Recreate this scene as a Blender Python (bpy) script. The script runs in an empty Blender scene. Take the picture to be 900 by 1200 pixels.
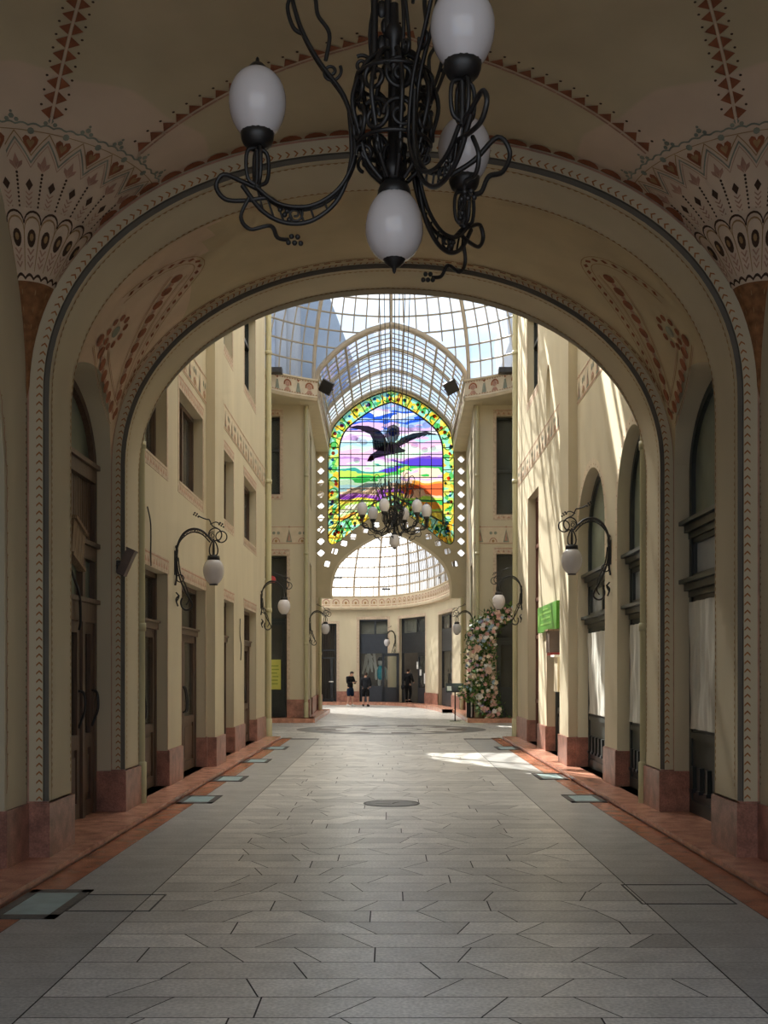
import bpy, bmesh, math, random
from math import sin, cos, pi, sqrt, atan2, hypot, radians
from mathutils import Vector, Matrix
from mathutils.geometry import tessellate_polygon
random.seed(7)
V = Vector
SC = bpy.context.scene
COL = SC.collection
CX = .025            # centre line of the arcade

# ------------------------------------------------------------------ materials
def nt(name):
    m = bpy.data.materials.new(name); m.use_nodes = True
    n = m.node_tree; n.nodes.clear()
    out = n.nodes.new('ShaderNodeOutputMaterial')
    return m, n, out
def principled(n, col, rough, spec=.5, metal=0):
    b = n.nodes.new('ShaderNodeBsdfPrincipled')
    b.inputs['Base Color'].default_value = (*col, 1); b.inputs['Roughness'].default_value = rough
    b.inputs['Specular IOR Level'].default_value = spec; b.inputs['Metallic'].default_value = metal
    return b
def noise(n, scale, detail=4, coord='Object', stretch=None):
    t = n.nodes.new('ShaderNodeTexCoord'); x = n.nodes.new('ShaderNodeTexNoise')
    x.inputs['Scale'].default_value = scale; x.inputs['Detail'].default_value = detail
    if stretch:
        mp = n.nodes.new('ShaderNodeMapping'); mp.inputs['Scale'].default_value = stretch
        n.links.new(t.outputs[coord], mp.inputs[0]); n.links.new(mp.outputs[0], x.inputs['Vector'])
    else: n.links.new(t.outputs[coord], x.inputs['Vector'])
    return x
def ramp(n, fac, stops, interp='LINEAR'):
    r = n.nodes.new('ShaderNodeValToRGB'); e = r.color_ramp; e.interpolation = interp
    while len(e.elements) < len(stops): e.elements.new(.5)
    for q, (p, c) in zip(e.elements, stops):
        q.position = p; q.color = (*c, 1)
    n.links.new(fac, r.inputs[0]); return r
def mul(c, k): return tuple(max(0, x*k) for x in c)
def surf(name, col, rough=.6, var=.12, scale=3., spec=.4, metal=0, bump=0., scale2=None, stretch=None, attr=None, col2=None):
    """a base colour that varies with noise, optionally multiplied by a per-face tint"""
    m, n, out = nt(name)
    b = principled(n, col, rough, spec, metal)
    x = noise(n, scale, 6, stretch=stretch)
    r = ramp(n, x.outputs['Fac'], [(.3, mul(col, 1-var)), (.7, col2 or mul(col, 1+var))])
    c = r.outputs[0]
    if scale2:
        y = noise(n, scale2, 2)
        mx = n.nodes.new('ShaderNodeMix'); mx.data_type = 'RGBA'; mx.blend_type = 'MULTIPLY'
        mx.inputs[0].default_value = .8
        r2 = ramp(n, y.outputs['Fac'], [(.35, (.72, .72, .72)), (.65, (1.15, 1.15, 1.15))])
        n.links.new(c, mx.inputs[6]); n.links.new(r2.outputs[0], mx.inputs[7]); c = mx.outputs[2]
    if attr:
        a = n.nodes.new('ShaderNodeAttribute'); a.attribute_name = attr
        mx = n.nodes.new('ShaderNodeMix'); mx.data_type = 'RGBA'; mx.blend_type = 'MULTIPLY'; mx.inputs[0].default_value = 1
        n.links.new(c, mx.inputs[6]); n.links.new(a.outputs['Color'], mx.inputs[7]); c = mx.outputs[2]
    n.links.new(c, b.inputs['Base Color'])
    if bump:
        bp = n.nodes.new('ShaderNodeBump'); bp.inputs['Strength'].default_value = bump; bp.inputs['Distance'].default_value = .01
        y = noise(n, (scale2 or scale*8), 3); n.links.new(y.outputs['Fac'], bp.inputs['Height']); n.links.new(bp.outputs[0], b.inputs['Normal'])
    n.links.new(b.outputs[0], out.inputs[0]); return m
def glass(name, tint, gloss=.1, translucent=0., tcol=(1,1,1), rough=.02, glare=0., glare_col=(.45,.45,.42)):
    """thin pane: see-through tinted glass with a fresnel reflection, partly milky if translucent"""
    m, n, out = nt(name)
    t = n.nodes.new('ShaderNodeBsdfTransparent'); t.inputs[0].default_value = (*tint, 1)
    g = n.nodes.new('ShaderNodeBsdfGlossy'); g.inputs['Roughness'].default_value = rough; g.inputs['Color'].default_value = (1,1,1,1)
    fr = n.nodes.new('ShaderNodeLayerWeight'); fr.inputs[0].default_value = .12
    lw = n.nodes.new('ShaderNodeMath'); lw.operation = 'MULTIPLY'; lw.inputs[1].default_value = gloss; n.links.new(fr.outputs['Fresnel'], lw.inputs[0])
    s = t
    if translucent:
        tr = n.nodes.new('ShaderNodeBsdfTranslucent'); tr.inputs[0].default_value = (*tcol, 1)
        mx = n.nodes.new('ShaderNodeMixShader'); mx.inputs[0].default_value = translucent
        n.links.new(t.outputs[0], mx.inputs[1]); n.links.new(tr.outputs[0], mx.inputs[2]); s = mx
    if glare:
        df = n.nodes.new('ShaderNodeBsdfDiffuse'); df.inputs[0].default_value = (*glare_col, 1); md = n.nodes.new('ShaderNodeMixShader'); md.inputs[0].default_value = glare  # grey diffuse mixed in to imitate pale reflections on the panes
        n.links.new(s.outputs[0], md.inputs[1]); n.links.new(df.outputs[0], md.inputs[2]); s = md
    mx = n.nodes.new('ShaderNodeMixShader')
    n.links.new(lw.outputs[0], mx.inputs[0]); n.links.new(s.outputs[0], mx.inputs[1]); n.links.new(g.outputs[0], mx.inputs[2])
    n.links.new(mx.outputs[0], out.inputs[0]); return m

CREAM = (.56, .49, .345)
M = {}
M['plaster'] = surf('plaster', CREAM, .85, .07, 1.3, .2, scale2=None, stretch=(1,1,.35))
M['plaster_pale'] = surf('plaster_pale', (.66,.58,.42), .85, .06, 2, .2)
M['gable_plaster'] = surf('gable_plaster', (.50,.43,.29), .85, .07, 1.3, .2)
M['fillet'] = surf('fillet_shade_grey', (.15,.135,.11), .8, .1, 3, .2)  # shade of the notch along the arch edge put into the colour
M['border'] = surf('border_pink', (.52,.41,.30), .85, .2, 14, .2)
M['frieze'] = surf('frieze_ground', (.60,.50,.355), .85, .08, 5, .2)
M['rust'] = surf('paint_rust', (.27,.095,.045), .8, .25, 9, .2)
M['chev'] = surf('paint_orange_brown', (.34,.14,.05), .8, .2, 9, .2)
M['rose'] = surf('paint_rose', (.42,.24,.17), .8, .2, 9, .2)
M['ochre'] = surf('paint_ochre', (.33,.20,.09), .8, .2, 9, .2)
M['umber'] = surf('paint_umber', (.07,.04,.025), .8, .2, 9, .2)
M['sage'] = surf('paint_sage', (.24,.25,.19), .8, .2, 9, .2)
M['corbel_rust'] = surf('corbel_rust', (.24,.11,.045), .8, .35, 14, .2)
M['corbel_pale'] = surf('corbel_pale', (.65,.50,.36), .85, .1, 8, .2)
M['plinth'] = surf('plinth_red_granite', (.34,.16,.115), .38, .35, 7, .5, scale2=60, bump=.05)
M['step'] = surf('step_red_granite', (.52,.25,.165), .26, .3, 6, .5, scale2=70)
M['strip'] = surf('strip_red_granite', (.42,.165,.09), .26, .35, 5, .5, scale2=70)
M['paver'] = surf('granite_paver', (.60,.58,.545), .34, .14, 4, .5, scale2=48, attr='tint', bump=.12)
M['grout'] = surf('grout', (.05,.047,.045), .9, .2, 8)
M['mosaic'] = surf('inlaid_brown_stone', (.08,.045,.032), .4, .3, 6)
M['mosaic_grey'] = surf('inlaid_grey_stone', (.17,.165,.155), .45, .2, 6)
M['wood'] = surf('dark_brown_wood', (.11,.068,.045), .5, .3, 6, .4, stretch=(6,6,.6))
M['old_wood'] = surf('weathered_wood', (.25,.17,.10), .7, .35, 8, .3, stretch=(8,8,.6))
M['redwood'] = surf('red_brown_wood', (.15,.06,.04), .5, .3, 6, .4, stretch=(6,6,.6))
M['black'] = surf('black_green_paint', (.022,.028,.026), .38, .2, 6, .5)
M['slate'] = surf('slate_grey_paint', (.02,.023,.029), .4, .2, 6, .5)
M['iron'] = surf('wrought_iron', (.012,.011,.011), .42, .3, 12, .5)
M['pipe'] = surf('pipe_paint', (.46,.42,.25), .5, .12, 4, .4, stretch=(1,1,.2))
M['steel'] = surf('rib_paint', (.46,.38,.28), .55, .1, 4, .4)
M['gasket'] = surf('glazing_bar_paint', (.40,.35,.28), .55, .1, 4, .4)
M['lead'] = surf('lead_came', (.02,.022,.025), .5, .1, 6, .3)
M['dark_box'] = surf('dark_metal_box', (.035,.033,.031), .5, .2, 6, .4)
M['light_frame'] = surf('dark_granite_frame', (.085,.075,.066), .6, .35, 20, .4)
M['box_brown'] = surf('brown_metal_box', (.13,.09,.07), .5, .15, 6, .4)
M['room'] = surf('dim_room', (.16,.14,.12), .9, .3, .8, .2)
M['white'] = surf('white_paint', (.75,.73,.70), .5, .05, 4)
M['sheet'] = surf('wrinkled_white_sheet', (.55,.54,.48), .6, .18, 3, .4, stretch=(3,3,.5))
M['curtain'] = surf('cream_curtain', (.55,.52,.42), .8, .1, 3, .2)
M['opal'] = surf('opal_glass', (.60,.57,.575), .12, .04, 2, .5)
M['blue_reflection'] = surf('blue_grey_reflection', (.34,.42,.54), .6, .12, 1., .3)
M['roof_slate'] = surf('roof_slate', (.30,.34,.42), .7, .15, 1.5, .3)
M['render_grey'] = surf('render_grey', (.36,.38,.42), .8, .1, .7, .2)
M['green_sign'] = surf('green_sign', (.075,.26,.022), .45, .1, 3, .4)
M['green_pale'] = surf('pale_green_print', (.20,.42,.08), .45, .1, 3, .4)
M['yellow'] = surf('yellow_poster', (.60,.58,.13), .6, .08, 4, .3)
M['yellow_dk'] = surf('poster_print', (.30,.36,.06), .6, .1, 4, .3)
M['red'] = surf('red_disc', (.55,.05,.05), .4, .1, 4, .4)
M['skin'] = surf('skin', (.50,.28,.19), .55, .06, 20, .4)
M['hair'] = surf('dark_hair', (.03,.018,.012), .6, .3, 40, .3)
M['cloth_black'] = surf('black_cloth', (.009,.009,.010), .9, .2, 20, .2)
M['cloth_grey'] = surf('charcoal_pattern_cloth', (.022,.024,.028), .9, .6, 22, .2)
M['cloth_navy'] = surf('navy_cloth', (.008,.018,.04), .9, .2, 20, .2)
M['shoe_white'] = surf('white_shoe', (.66,.64,.60), .6, .06, 20, .3)
M['teal'] = surf('turquoise_vest', (.02,.38,.50), .7, .15, 8, .3)
M['paper'] = surf('paper', (.72,.70,.66), .7, .05, 8, .2)
M['leaf'] = surf('leaf_green', (.07,.17,.03), .5, .5, 6, .4, col2=(.20,.30,.06))
M['leaf_dark'] = surf('leaf_dark', (.03,.085,.03), .5, .4, 6, .4)
PET = [surf('petal_%s' % k, c, .7, .1, 9, .2) for k, c in (('pink', (.72,.42,.38)), ('cream', (.80,.68,.52)), ('white', (.80,.76,.72)), ('lilac', (.45,.30,.45)), ('blue', (.42,.55,.66)), ('blush', (.78,.55,.45)))]
M['roof_glass'] = glass('roof_glass', (.93,.95,.97), .25, .06, (.85,.87,.9))
M['hall_glass'] = glass('milky_hall_glass', (.92,.93,.94), .2, .6, (.97,.97,.96))  # milkiness added to carry more daylight into the far hall
M['clear_glass'] = glass('clear_glass', (.95,.96,.97), .2)
M['milk_glass'] = glass('milky_roof_glass', (.25,.25,.25), .2, .85, (.95,.95,.94), .3)
M['dark_glass'] = glass('window_glass', (.62,.68,.66), 1., glare=.13)
M['fan_glass'] = surf('obscured_green_glass', (.20,.235,.185), .22, .2, 1.5, .5)
M['floor_glass'] = surf('floor_glass', (.33,.46,.47), .4, .2, 5, .5)
M['plate_glass'] = glass('shop_glass', (.80,.82,.80), .7, glare=.05)
M['pale_pane'] = surf('pale_reflection_pane', (.36,.39,.41), .12, .25, 1.2, .6)  # sky reflections on the middle panes put into the colour

def ceiling_mat():
    """painted vault plaster: bare pinkish ground near the corner fans, restored olive cream beyond"""
    m, n, out = nt('vault_plaster')
    b = principled(n, CREAM, .9, .15)
    a = n.nodes.new('ShaderNodeAttribute'); a.attribute_name = 'fan'
    x = noise(n, 1.6, 6)
    r1 = ramp(n, a.outputs['Fac'], [(.0, (.66,.51,.365)), (.495, (.65,.50,.36)), (.505, (.56,.465,.30)), (1, (.55,.455,.29))])
    r2 = ramp(n, x.outputs['Fac'], [(.3, (.90,.90,.90)), (.7, (1.08,1.08,1.08))])
    mx = n.nodes.new('ShaderNodeMix'); mx.data_type = 'RGBA'; mx.blend_type = 'MULTIPLY'; mx.inputs[0].default_value = 1
    n.links.new(r1.outputs[0], mx.inputs[6]); n.links.new(r2.outputs[0], mx.inputs[7])
    n.links.new(mx.outputs[2], b.inputs['Base Color']); n.links.new(b.outputs[0], out.inputs[0]); return m
M['vault'] = ceiling_mat()

# ------------------------------------------------------------------ mesh builder
class MB:
    def __init__(s): s.v=[]; s.f=[]; s.m=[]; s.sm=[]; s.t=[]; s.mats=[]; s.fan=[]
    def mi(s, mat):
        if isinstance(mat, str): mat = M[mat]
        if mat not in s.mats: s.mats.append(mat)
        return s.mats.index(mat)
    def face(s, pts, mat, smooth=False, tint=1.):
        i = len(s.v); s.v += [V(p) for p in pts]; s.f.append(tuple(range(i, i+len(pts))))
        s.m.append(s.mi(mat)); s.sm.append(smooth); s.t.append(tint)
    def grid(s, rows, mat, smooth=True, closed_u=False, closed_v=False, skip=None):
        i = len(s.v); nr, nc = len(rows), len(rows[0])
        for r in rows: s.v += [V(p) for p in r]
        k = s.mi(mat)
        for a in range(nr if closed_v else nr-1):
            for b in range(nc if closed_u else nc-1):
                if skip and skip(a, b): continue
                a2, b2 = (a+1) % nr, (b+1) % nc
                s.f.append((i+a*nc+b, i+a*nc+b2, i+a2*nc+b2, i+a2*nc+b)); s.m.append(k); s.sm.append(smooth); s.t.append(1.)
    def box(s, F, u0, u1, v0, v1, w0, w1, mat):
        p = [F(u, v, w) for w in (w0, w1) for v in (v0, v1) for u in (u0, u1)]
        i = len(s.v); s.v += p; k = s.mi(mat)
        for q in ((0,1,3,2),(4,6,7,5),(0,4,5,1),(2,3,7,6),(0,2,6,4),(1,5,7,3)):
            s.f.append(tuple(i+x for x in q)); s.m.append(k); s.sm.append(False); s.t.append(1.)
    def tube(s, pts, rad, mat, n=6, cap=True):
        pts = [V(p) for p in pts]; N = len(pts)
        rr = rad if isinstance(rad, (list, tuple)) else [rad]*N
        T = [(pts[min(i+1, N-1)]-pts[max(i-1, 0)]).normalized() for i in range(N)]
        a = T[0].orthogonal().normalized(); rows = []
        for i in range(N):
            a = (a - T[i]*a.dot(T[i]))
            a = a.normalized() if a.length > 1e-6 else T[i].orthogonal().normalized()
            b = T[i].cross(a)
            rows.append([pts[i] + (a*cos(2*pi*k/n) + b*sin(2*pi*k/n))*rr[i] for k in range(n)])
        s.grid(rows, mat, True, closed_u=True)
        if cap: s.face(rows[0][::-1], mat); s.face(rows[-1], mat)
    def lathe(s, prof, mat, o=(0,0,0), n=20, axis=None, a0=0, a1=2*pi):
        o = V(o); full = abs(a1-a0-2*pi) < 1e-6
        k = n if full else n+1
        rows = [[o + V((r*cos(a0+(a1-a0)*i/n), r*sin(a0+(a1-a0)*i/n), z)) for i in range(k)] for r, z in prof]
        if axis: rows = [[axis @ p for p in r] for r in rows]
        s.grid(rows, mat, True, closed_u=full)
    def ball(s, c, r, mat, n=10, m=6, sq=(1,1,1)):
        c = V(c)
        rows = [[c + V((r*sq[0]*sin(pi*j/m)*cos(2*pi*i/n), r*sq[1]*sin(pi*j/m)*sin(2*pi*i/n), r*sq[2]*cos(pi*j/m))) for i in range(n)] for j in range(m+1)]
        s.grid(rows, mat, True, closed_u=True)
    def poly(s, F, outer, holes, mat, w=0.):
        loops = [[V((p[0], p[1], 0)) for p in outer]] + [[V((p[0], p[1], 0)) for p in h] for h in holes]
        flat = [p for l in loops for p in l]; tris = tessellate_polygon(loops)
        i = len(s.v); s.v += [F(p.x, p.y, w) for p in flat]; k = s.mi(mat)
        for t in tris: s.f.append(tuple(i+x for x in t)); s.m.append(k); s.sm.append(False); s.t.append(1.)
    def reveal(s, F, loop, w0, w1, mat, closed=True, smooth=False):
        L = list(loop) + ([loop[0]] if closed else [])
        s.grid([[F(p[0], p[1], w) for p in L] for w in (w0, w1)], mat, smooth)
    def decal(s, f, polys, mat):
        for p in polys: s.face([f(a, b) for a, b in p], mat)
    def build(s, name, parent=None, tintattr=False, recalc=True, weld=False):
        me = bpy.data.meshes.new(name); me.from_pydata([tuple(p) for p in s.v], [], s.f)
        for mt in s.mats: me.materials.append(mt)
        me.polygons.foreach_set('material_index', s.m); me.polygons.foreach_set('use_smooth', s.sm)
        if tintattr:
            ca = me.color_attributes.new('tint', 'FLOAT_COLOR', 'CORNER'); dat = []
            for p in me.polygons:
                t = s.t[p.index]; t = t if isinstance(t, tuple) else (t, t, t)
                dat += list((*t, 1.)) * p.loop_total
            ca.data.foreach_set('color', dat)
        if recalc:
            bm = bmesh.new(); bm.from_mesh(me)
            if weld: bmesh.ops.remove_doubles(bm, verts=bm.verts, dist=weld if isinstance(weld, float) else 1e-5)
            bmesh.ops.recalc_face_normals(bm, faces=bm.faces); bm.to_mesh(me); bm.free()
        me.update()
        o = bpy.data.objects.new(name, me); COL.objects.link(o)
        if parent: o.parent = parent
        return o
def tag(o, label=None, cat=None, group=None, kind=None):
    if label: o['label'] = label
    if cat: o['category'] = cat
    if group: o['group'] = group
    if kind: o['kind'] = kind
    return o
def empty(name, loc=(0,0,0), label=None, cat=None, group=None, kind=None, rz=0):
    o = bpy.data.objects.new(name, None); o.empty_display_size = .1; o.location = loc; o.rotation_euler = (0,0,rz); COL.objects.link(o)
    return tag(o, label, cat, group, kind)
def kids(o): return [c for c in bpy.data.objects if c.parent == o]
def copy_tree(o, parent=None):
    c = o.copy(); COL.objects.link(c)
    if parent: c.parent = parent
    for ch in kids(o): copy_tree(ch, c)
    return c
def lin(a, b, n): return [a+(b-a)*i/(n-1) for i in range(n)]
def smoothpts(pts, k=6, closed=False):
    """Catmull-Rom through the points"""
    P = [V(p) if len(p) == 3 else V((p[0], p[1], 0)) for p in pts]; out = []; n = len(P)
    for i in range(n if closed else n-1):
        if closed: p0, p1, p2, p3 = P[(i-1) % n], P[i], P[(i+1) % n], P[(i+2) % n]
        else: p0, p1, p2, p3 = P[max(i-1, 0)], P[i], P[i+1], P[min(i+2, n-1)]
        for j in range(k):
            t = j/k
            out.append(.5*((2*p1) + (p2-p0)*t + (2*p0-5*p1+4*p2-p3)*t*t + (3*p1-p0-3*p2+p3)*t**3))
    if not closed: out.append(P[-1])
    return out
def arch(a, zs, b, n, z0, N=56):
    pts = [(-a, z0)] if z0 < zs else []
    for i in range(N+1):
        t = pi*(1-i/N); c, s_ = cos(t), max(0, sin(t))
        pts.append((a*math.copysign(abs(c)**(2/n), c), zs + b*s_**(2/n)))
    return pts + ([(a, z0)] if z0 < zs else [])
class Path:
    def __init__(s, pts):
        s.p = [V((a[0], a[1])) for a in pts]; s.L = [0.]
        for i in range(1, len(s.p)): s.L.append(s.L[-1] + (s.p[i]-s.p[i-1]).length)
        s.len = s.L[-1]
    def at(s, q):
        q = max(0, min(s.len-1e-6, q)); i = 1
        lo, hi = 1, len(s.L)-1
        while lo < hi:
            mid = (lo+hi)//2
            if s.L[mid] < q: lo = mid+1
            else: hi = mid
        i = lo; d = s.p[i]-s.p[i-1]; t = (q-s.L[i-1])/max(1e-9, d.length)
        d = d.normalized(); return s.p[i-1]+(s.p[i]-s.p[i-1])*t, d, V((-d.y, d.x))
# 2-D motifs, as lists of polygons
def disc(x, y, r, n=10, ry=None): return [[(x+r*cos(2*pi*i/n), y+(ry or r)*sin(2*pi*i/n)) for i in range(n)]]
def diamond(x, y, a, b): return [[(x-a, y), (x, y-b), (x+a, y), (x, y+b)]]
def rect(x0, x1, y0, y1): return [[(x0, y0), (x1, y0), (x1, y1), (x0, y1)]]
def stripe(pts, w):
    out = []
    for (a, b), (c, d) in zip(pts, pts[1:]):
        L = hypot(c-a, d-b) or 1; nx, ny = -(d-b)/L*w/2, (c-a)/L*w/2
        out.append([(a-nx, b-ny), (c-nx, d-ny), (c+nx, d+ny), (a+nx, b+ny)])
    return out
def heart(x, y, w, h):
    pts = [(0,-.5), (.42,.05), (.5,.3), (.32,.5), (.1,.42), (0,.22), (-.1,.42), (-.32,.5), (-.5,.3), (-.42,.05)]
    c = (x, y); P = [(x+a*w, y+b*h) for a, b in pts]
    return [[c, P[i], P[(i+1) % 10]] for i in range(10)]
# wall frames: u along the wall, v up, w out of the wall towards the arcade
def FL(X): return lambda u, v, w: V((CX-X+w, u, v))
def FR(X): return lambda u, v, w: V((CX+X-w, u, v))
def FF(D): return lambda u, v, w: V((CX+u, D-w, v))
WORLD = lambda u, v, w: V((u, w, v))
def gridwall(mb, F, us, v0, v1, holes, depth, mat, rev=None, extra=()):
    U = sorted(set([us[0], us[1], *extra] + [x for h in holes for x in h[:2]])); Z = sorted(set([v0, v1] + [x for h in holes for x in h[2:4]]))
    ins = lambda u, v: any(h[0] < u < h[1] and h[2] < v < h[3] for h in holes)
    mb.grid([[F(u, z, 0) for u in U] for z in Z], mat, False, skip=lambda a, b: ins((U[b]+U[b+1])/2, (Z[a]+Z[a+1])/2))
    for h in holes:
        a, b, c, d = h[:4]; uu = [u for u in U if a <= u <= b]
        loop = [(a, c), (a, d)] + [(u, d) for u in uu[1:]] + [(b, c)] + [(u, c) for u in uu[-2:0:-1]]
        mb.reveal(F, loop, 0, -depth, rev or mat)
# ------------------------------------------------------------------ floor
def build_floor():
    mb = MB(); G = lambda x, y: V((CX+x, y, 0))
    mb.face([(-9, -8, -.012), (9, -8, -.012), (9, 62, -.012), (-9, 62, -.012)], 'grout')
    rnd = random.Random(11); y = -4.; row = 0
    while y < 60:
        h = .352; g = .0045
        if y < 28.4: xs = 1.8
        else: xs = 5.6 if y < 38.4 else 8.
        x = -xs + 0; prev = 0.
        cut = [(-xs, 0.)]
        x = -xs + rnd.uniform(.25, .8)
        while x < xs-.25:
            cut.append((x, rnd.choice((0, .0, .05, -.05, .08, -.09, .11, -.10)))); x += rnd.choice((.34, .42, .5, .58, .66, .76))*rnd.uniform(.9, 1.1)
        cut.append((xs, 0.))
        for (a, sa), (b, sb) in zip(cut, cut[1:]):
            t = rnd.gauss(1, .11) * (rnd.choice((.84, 1.08)) if rnd.random() < .16 else 1)
            mb.face([G(a+g-sa, y+g), G(b-g-sb, y+g), G(b-g+sb, y+h-g), G(a+g+sa, y+h-g)], 'paver', tint=max(.6, t))
        if y < 28.2:
            for sgn in (-1, 1):
                a, b = sorted((sgn*1.8, sgn*2.5))
                t = rnd.gauss(.72, .03)
                mb.face([G(a+g, y+.0015), G(b-g, y+.0015), G(b-g, y+h-.0015), G(a+g, y+h-.0015)], 'paver', tint=(t*.98, t, t*1.02))
        y += h; row += 1
    y = -4.
    while y < 28.6:
        for sgn in (-1, 1):
            a, b = sorted((sgn*2.5, sgn*2.76))
            mb.face([G(a+.002, y+.002), G(b, y+.002), G(b, y+1.1), G(a+.002, y+1.1)], 'strip')
        y += 1.104
    # inlaid ring in the rotunda floor
    c = V((CX, 33.35)); R = 2.74
    P = lambda r, t: V((c.x+r*cos(t), c.y+r*sin(t), .004))
    N = 64
    for i in range(N):
        a, b = 2*pi*i/N, 2*pi*(i+1)/N; side = abs(sin((a+b)/2)) < .30
        mb.face([P(2.2, a), P(R, a), P(R, b), P(2.2, b)], 'mosaic_grey')
        if side or (i//3) % 2 == 0: mb.face([P(1.62, a), P(2.2, a), P(2.2, b), P(1.62, b)], 'mosaic')
    for i in range(40):
        a, b = 2*pi*i/40, 2*pi*(i+1)/40
        mb.face([P(.75, a), P(.9, a), P(.9, b), P(.75, b)], 'mosaic_grey')
    o = mb.build('floor', tintattr=True, recalc=False)
    tag(o, 'pale grey granite slab paving of the arcade floor', 'floor', kind='structure')
build_floor()
STEP = .07
def steps():
    k = 0
    for sgn, nm in ((-1, 'left'), (1, 'right')):
        mb = MB(); F = FL(0) if sgn < 0 else FR(0)
        y = -4.; i = 0
        while y < 28.5:
            L = min(1.62, 28.5-y)
            mb.box(lambda u, v, w: V((CX+sgn*w, u, v)), y+.002, y+L-.001, .032, STEP, 2.74, 3.7, 'step')
            y += L
        mb.box(lambda u, v, w: V((CX+sgn*w, u, v)), -4, 28.5, -.01, .04, 2.762, 3.6, 'plinth')  # riser in the darker granite, shade under the overhang put into its colour
        tag(mb.build('trim_%d' % (k+1)), 'low red granite step along the %s shopfronts' % nm, 'step', kind='structure'); k += 1
        # rotunda corner step, and its run beside the gable passage
        mb = MB(); B = lambda u, v, w: V((CX+sgn*u, w, v))
        mb.box(B, 2.56, 5.3, 0, .15, 37.6, 39, 'step'); mb.box(B, 2.5, 3.2, 0, .15, 37.7, 47.3, 'step')
        tag(mb.build('trim_%d' % (k+1)), 'red granite step at the foot of the far %s rotunda corner' % nm, 'step', kind='structure'); k += 1
steps()

# ------------------------------------------------------------------ arches
A1 = dict(a=2.96, zs=4., b=2.08, n=2.2); A2 = dict(a=3.05, zs=4., b=2.26, n=2.1)
def ap(A, d, z0=STEP): return arch(A['a']+d, A['zs'], A['b']+d, A['n'], z0)
def at_y(path, y): return [V((CX+p[0], y, p[1])) for p in path]
def chevrons(mb, A, off, D, w, step, mat, s0=.5):
    P = Path(ap(A, off)); q = s0; n = 0
    while q < P.len-s0:
        p, t, nn = P.at(q)
        f = lambda a, b: V((CX+p.x+t.x*a+nn.x*b, D, p.y+t.y*a+nn.y*b))
        sg = 1 if q < P.len/2 else -1
        mb.decal(f, [[(-w*.5*sg, -w*.62), (-w*.1*sg, -w*.62), (w*.5*sg, 0), (w*.1*sg, 0)], [(w*.1*sg, 0), (w*.5*sg, 0), (-w*.1*sg, w*.62), (-w*.5*sg, w*.62)]], mat)
        q += step
def dentils(mb, A, off, y, w, h, step, mat, z0=.6, inv=1):
    """small painted scallops on an arch soffit at depth y"""
    P = Path(ap(A, off)); q = z0
    while q < P.len-z0:
        pts = []
        for a in (-.5, -.25, 0, .25, .5):
            p, t, nn = P.at(q+a*w); pts.append(V((CX+p.x-nn.x*.004*-1, y+inv*h*(1-(2*a)**2), p.y+nn.y*.004*-1)))
        p0, _, n0 = P.at(q-.5*w); p1, _, n1 = P.at(q+.5*w)
        mb.face([V((CX+p1.x, y-.002*inv, p1.y)), V((CX+p0.x, y-.002*inv, p0.y))]+[V((CX+P.at(q+a*w)[0].x, y+inv*h*(1-(2*a)**2), P.at(q+a*w)[0].y)) for a in (-.25, 0, .25)], mat)
        q += step
def build_arch(A, d0, d1, name, label, thick, rear, out_rear, chev, jamb):
    mb = MB()
    fil = .042
    mb.grid([at_y(ap(A, thick), d0), at_y(ap(A, fil), d0)], 'plaster')
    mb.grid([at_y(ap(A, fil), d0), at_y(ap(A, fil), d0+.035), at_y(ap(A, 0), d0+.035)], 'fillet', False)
    mb.grid([at_y(ap(A, 0), y) for y in (d0+.035, (d0+d1)/2, d1)], 'plaster')
    mb.grid([at_y(ap(A, 0), d1), at_y(ap(A, rear), d1)], 'plaster', False)
    chevrons(mb, A, chev, d0-.004, .042, .072, 'chev')
    B = Path(ap(A, thick-.008))
    for off, wd in ((thick-.012, .008),):
        a, b = at_y(ap(A, off-wd), d0-.003), at_y(ap(A, off+wd), d0-.003); mb.grid([a, b], 'rose', False)
    dentils(mb, A, -.004, d0+.10, .05, .022, .062, 'ochre'); dentils(mb, A, -.004, d1-.03, .05, .022, .062, 'ochre', inv=-1)
    mb.grid([at_y(ap(A, -.004), y) for y in (d0+.095, d0+.102)], 'ochre', False); mb.grid([at_y(ap(A, -.004), y) for y in (d1-.03, d1-.022)], 'ochre', False)
    for sg in (-1, 1):
        Bx = lambda u, v, w: V((CX+sg*u, w, v))
        mb.box(Bx, A['a']-.025, jamb, STEP-.02, .53, d0-.03, d1+.03, 'plinth')
        mb.box(Bx, A['a']+.0, jamb, .53, .545, d0-.01, d1+.01, 'plinth')
    tag(mb.build(name), label, 'arch', kind='structure')
build_arch(A1, 9.87, 10.6, 'wall_near_arch', 'wide cream arch with rust chevron edging beyond the hanging lantern', .18, .45, 0, .073, 3.16)
build_arch(A2, 13.1, 13.85, 'wall_far_arch', 'second cream arch framing the sunlit arcade', .16, .02, 0, .071, 3.2)

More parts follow.
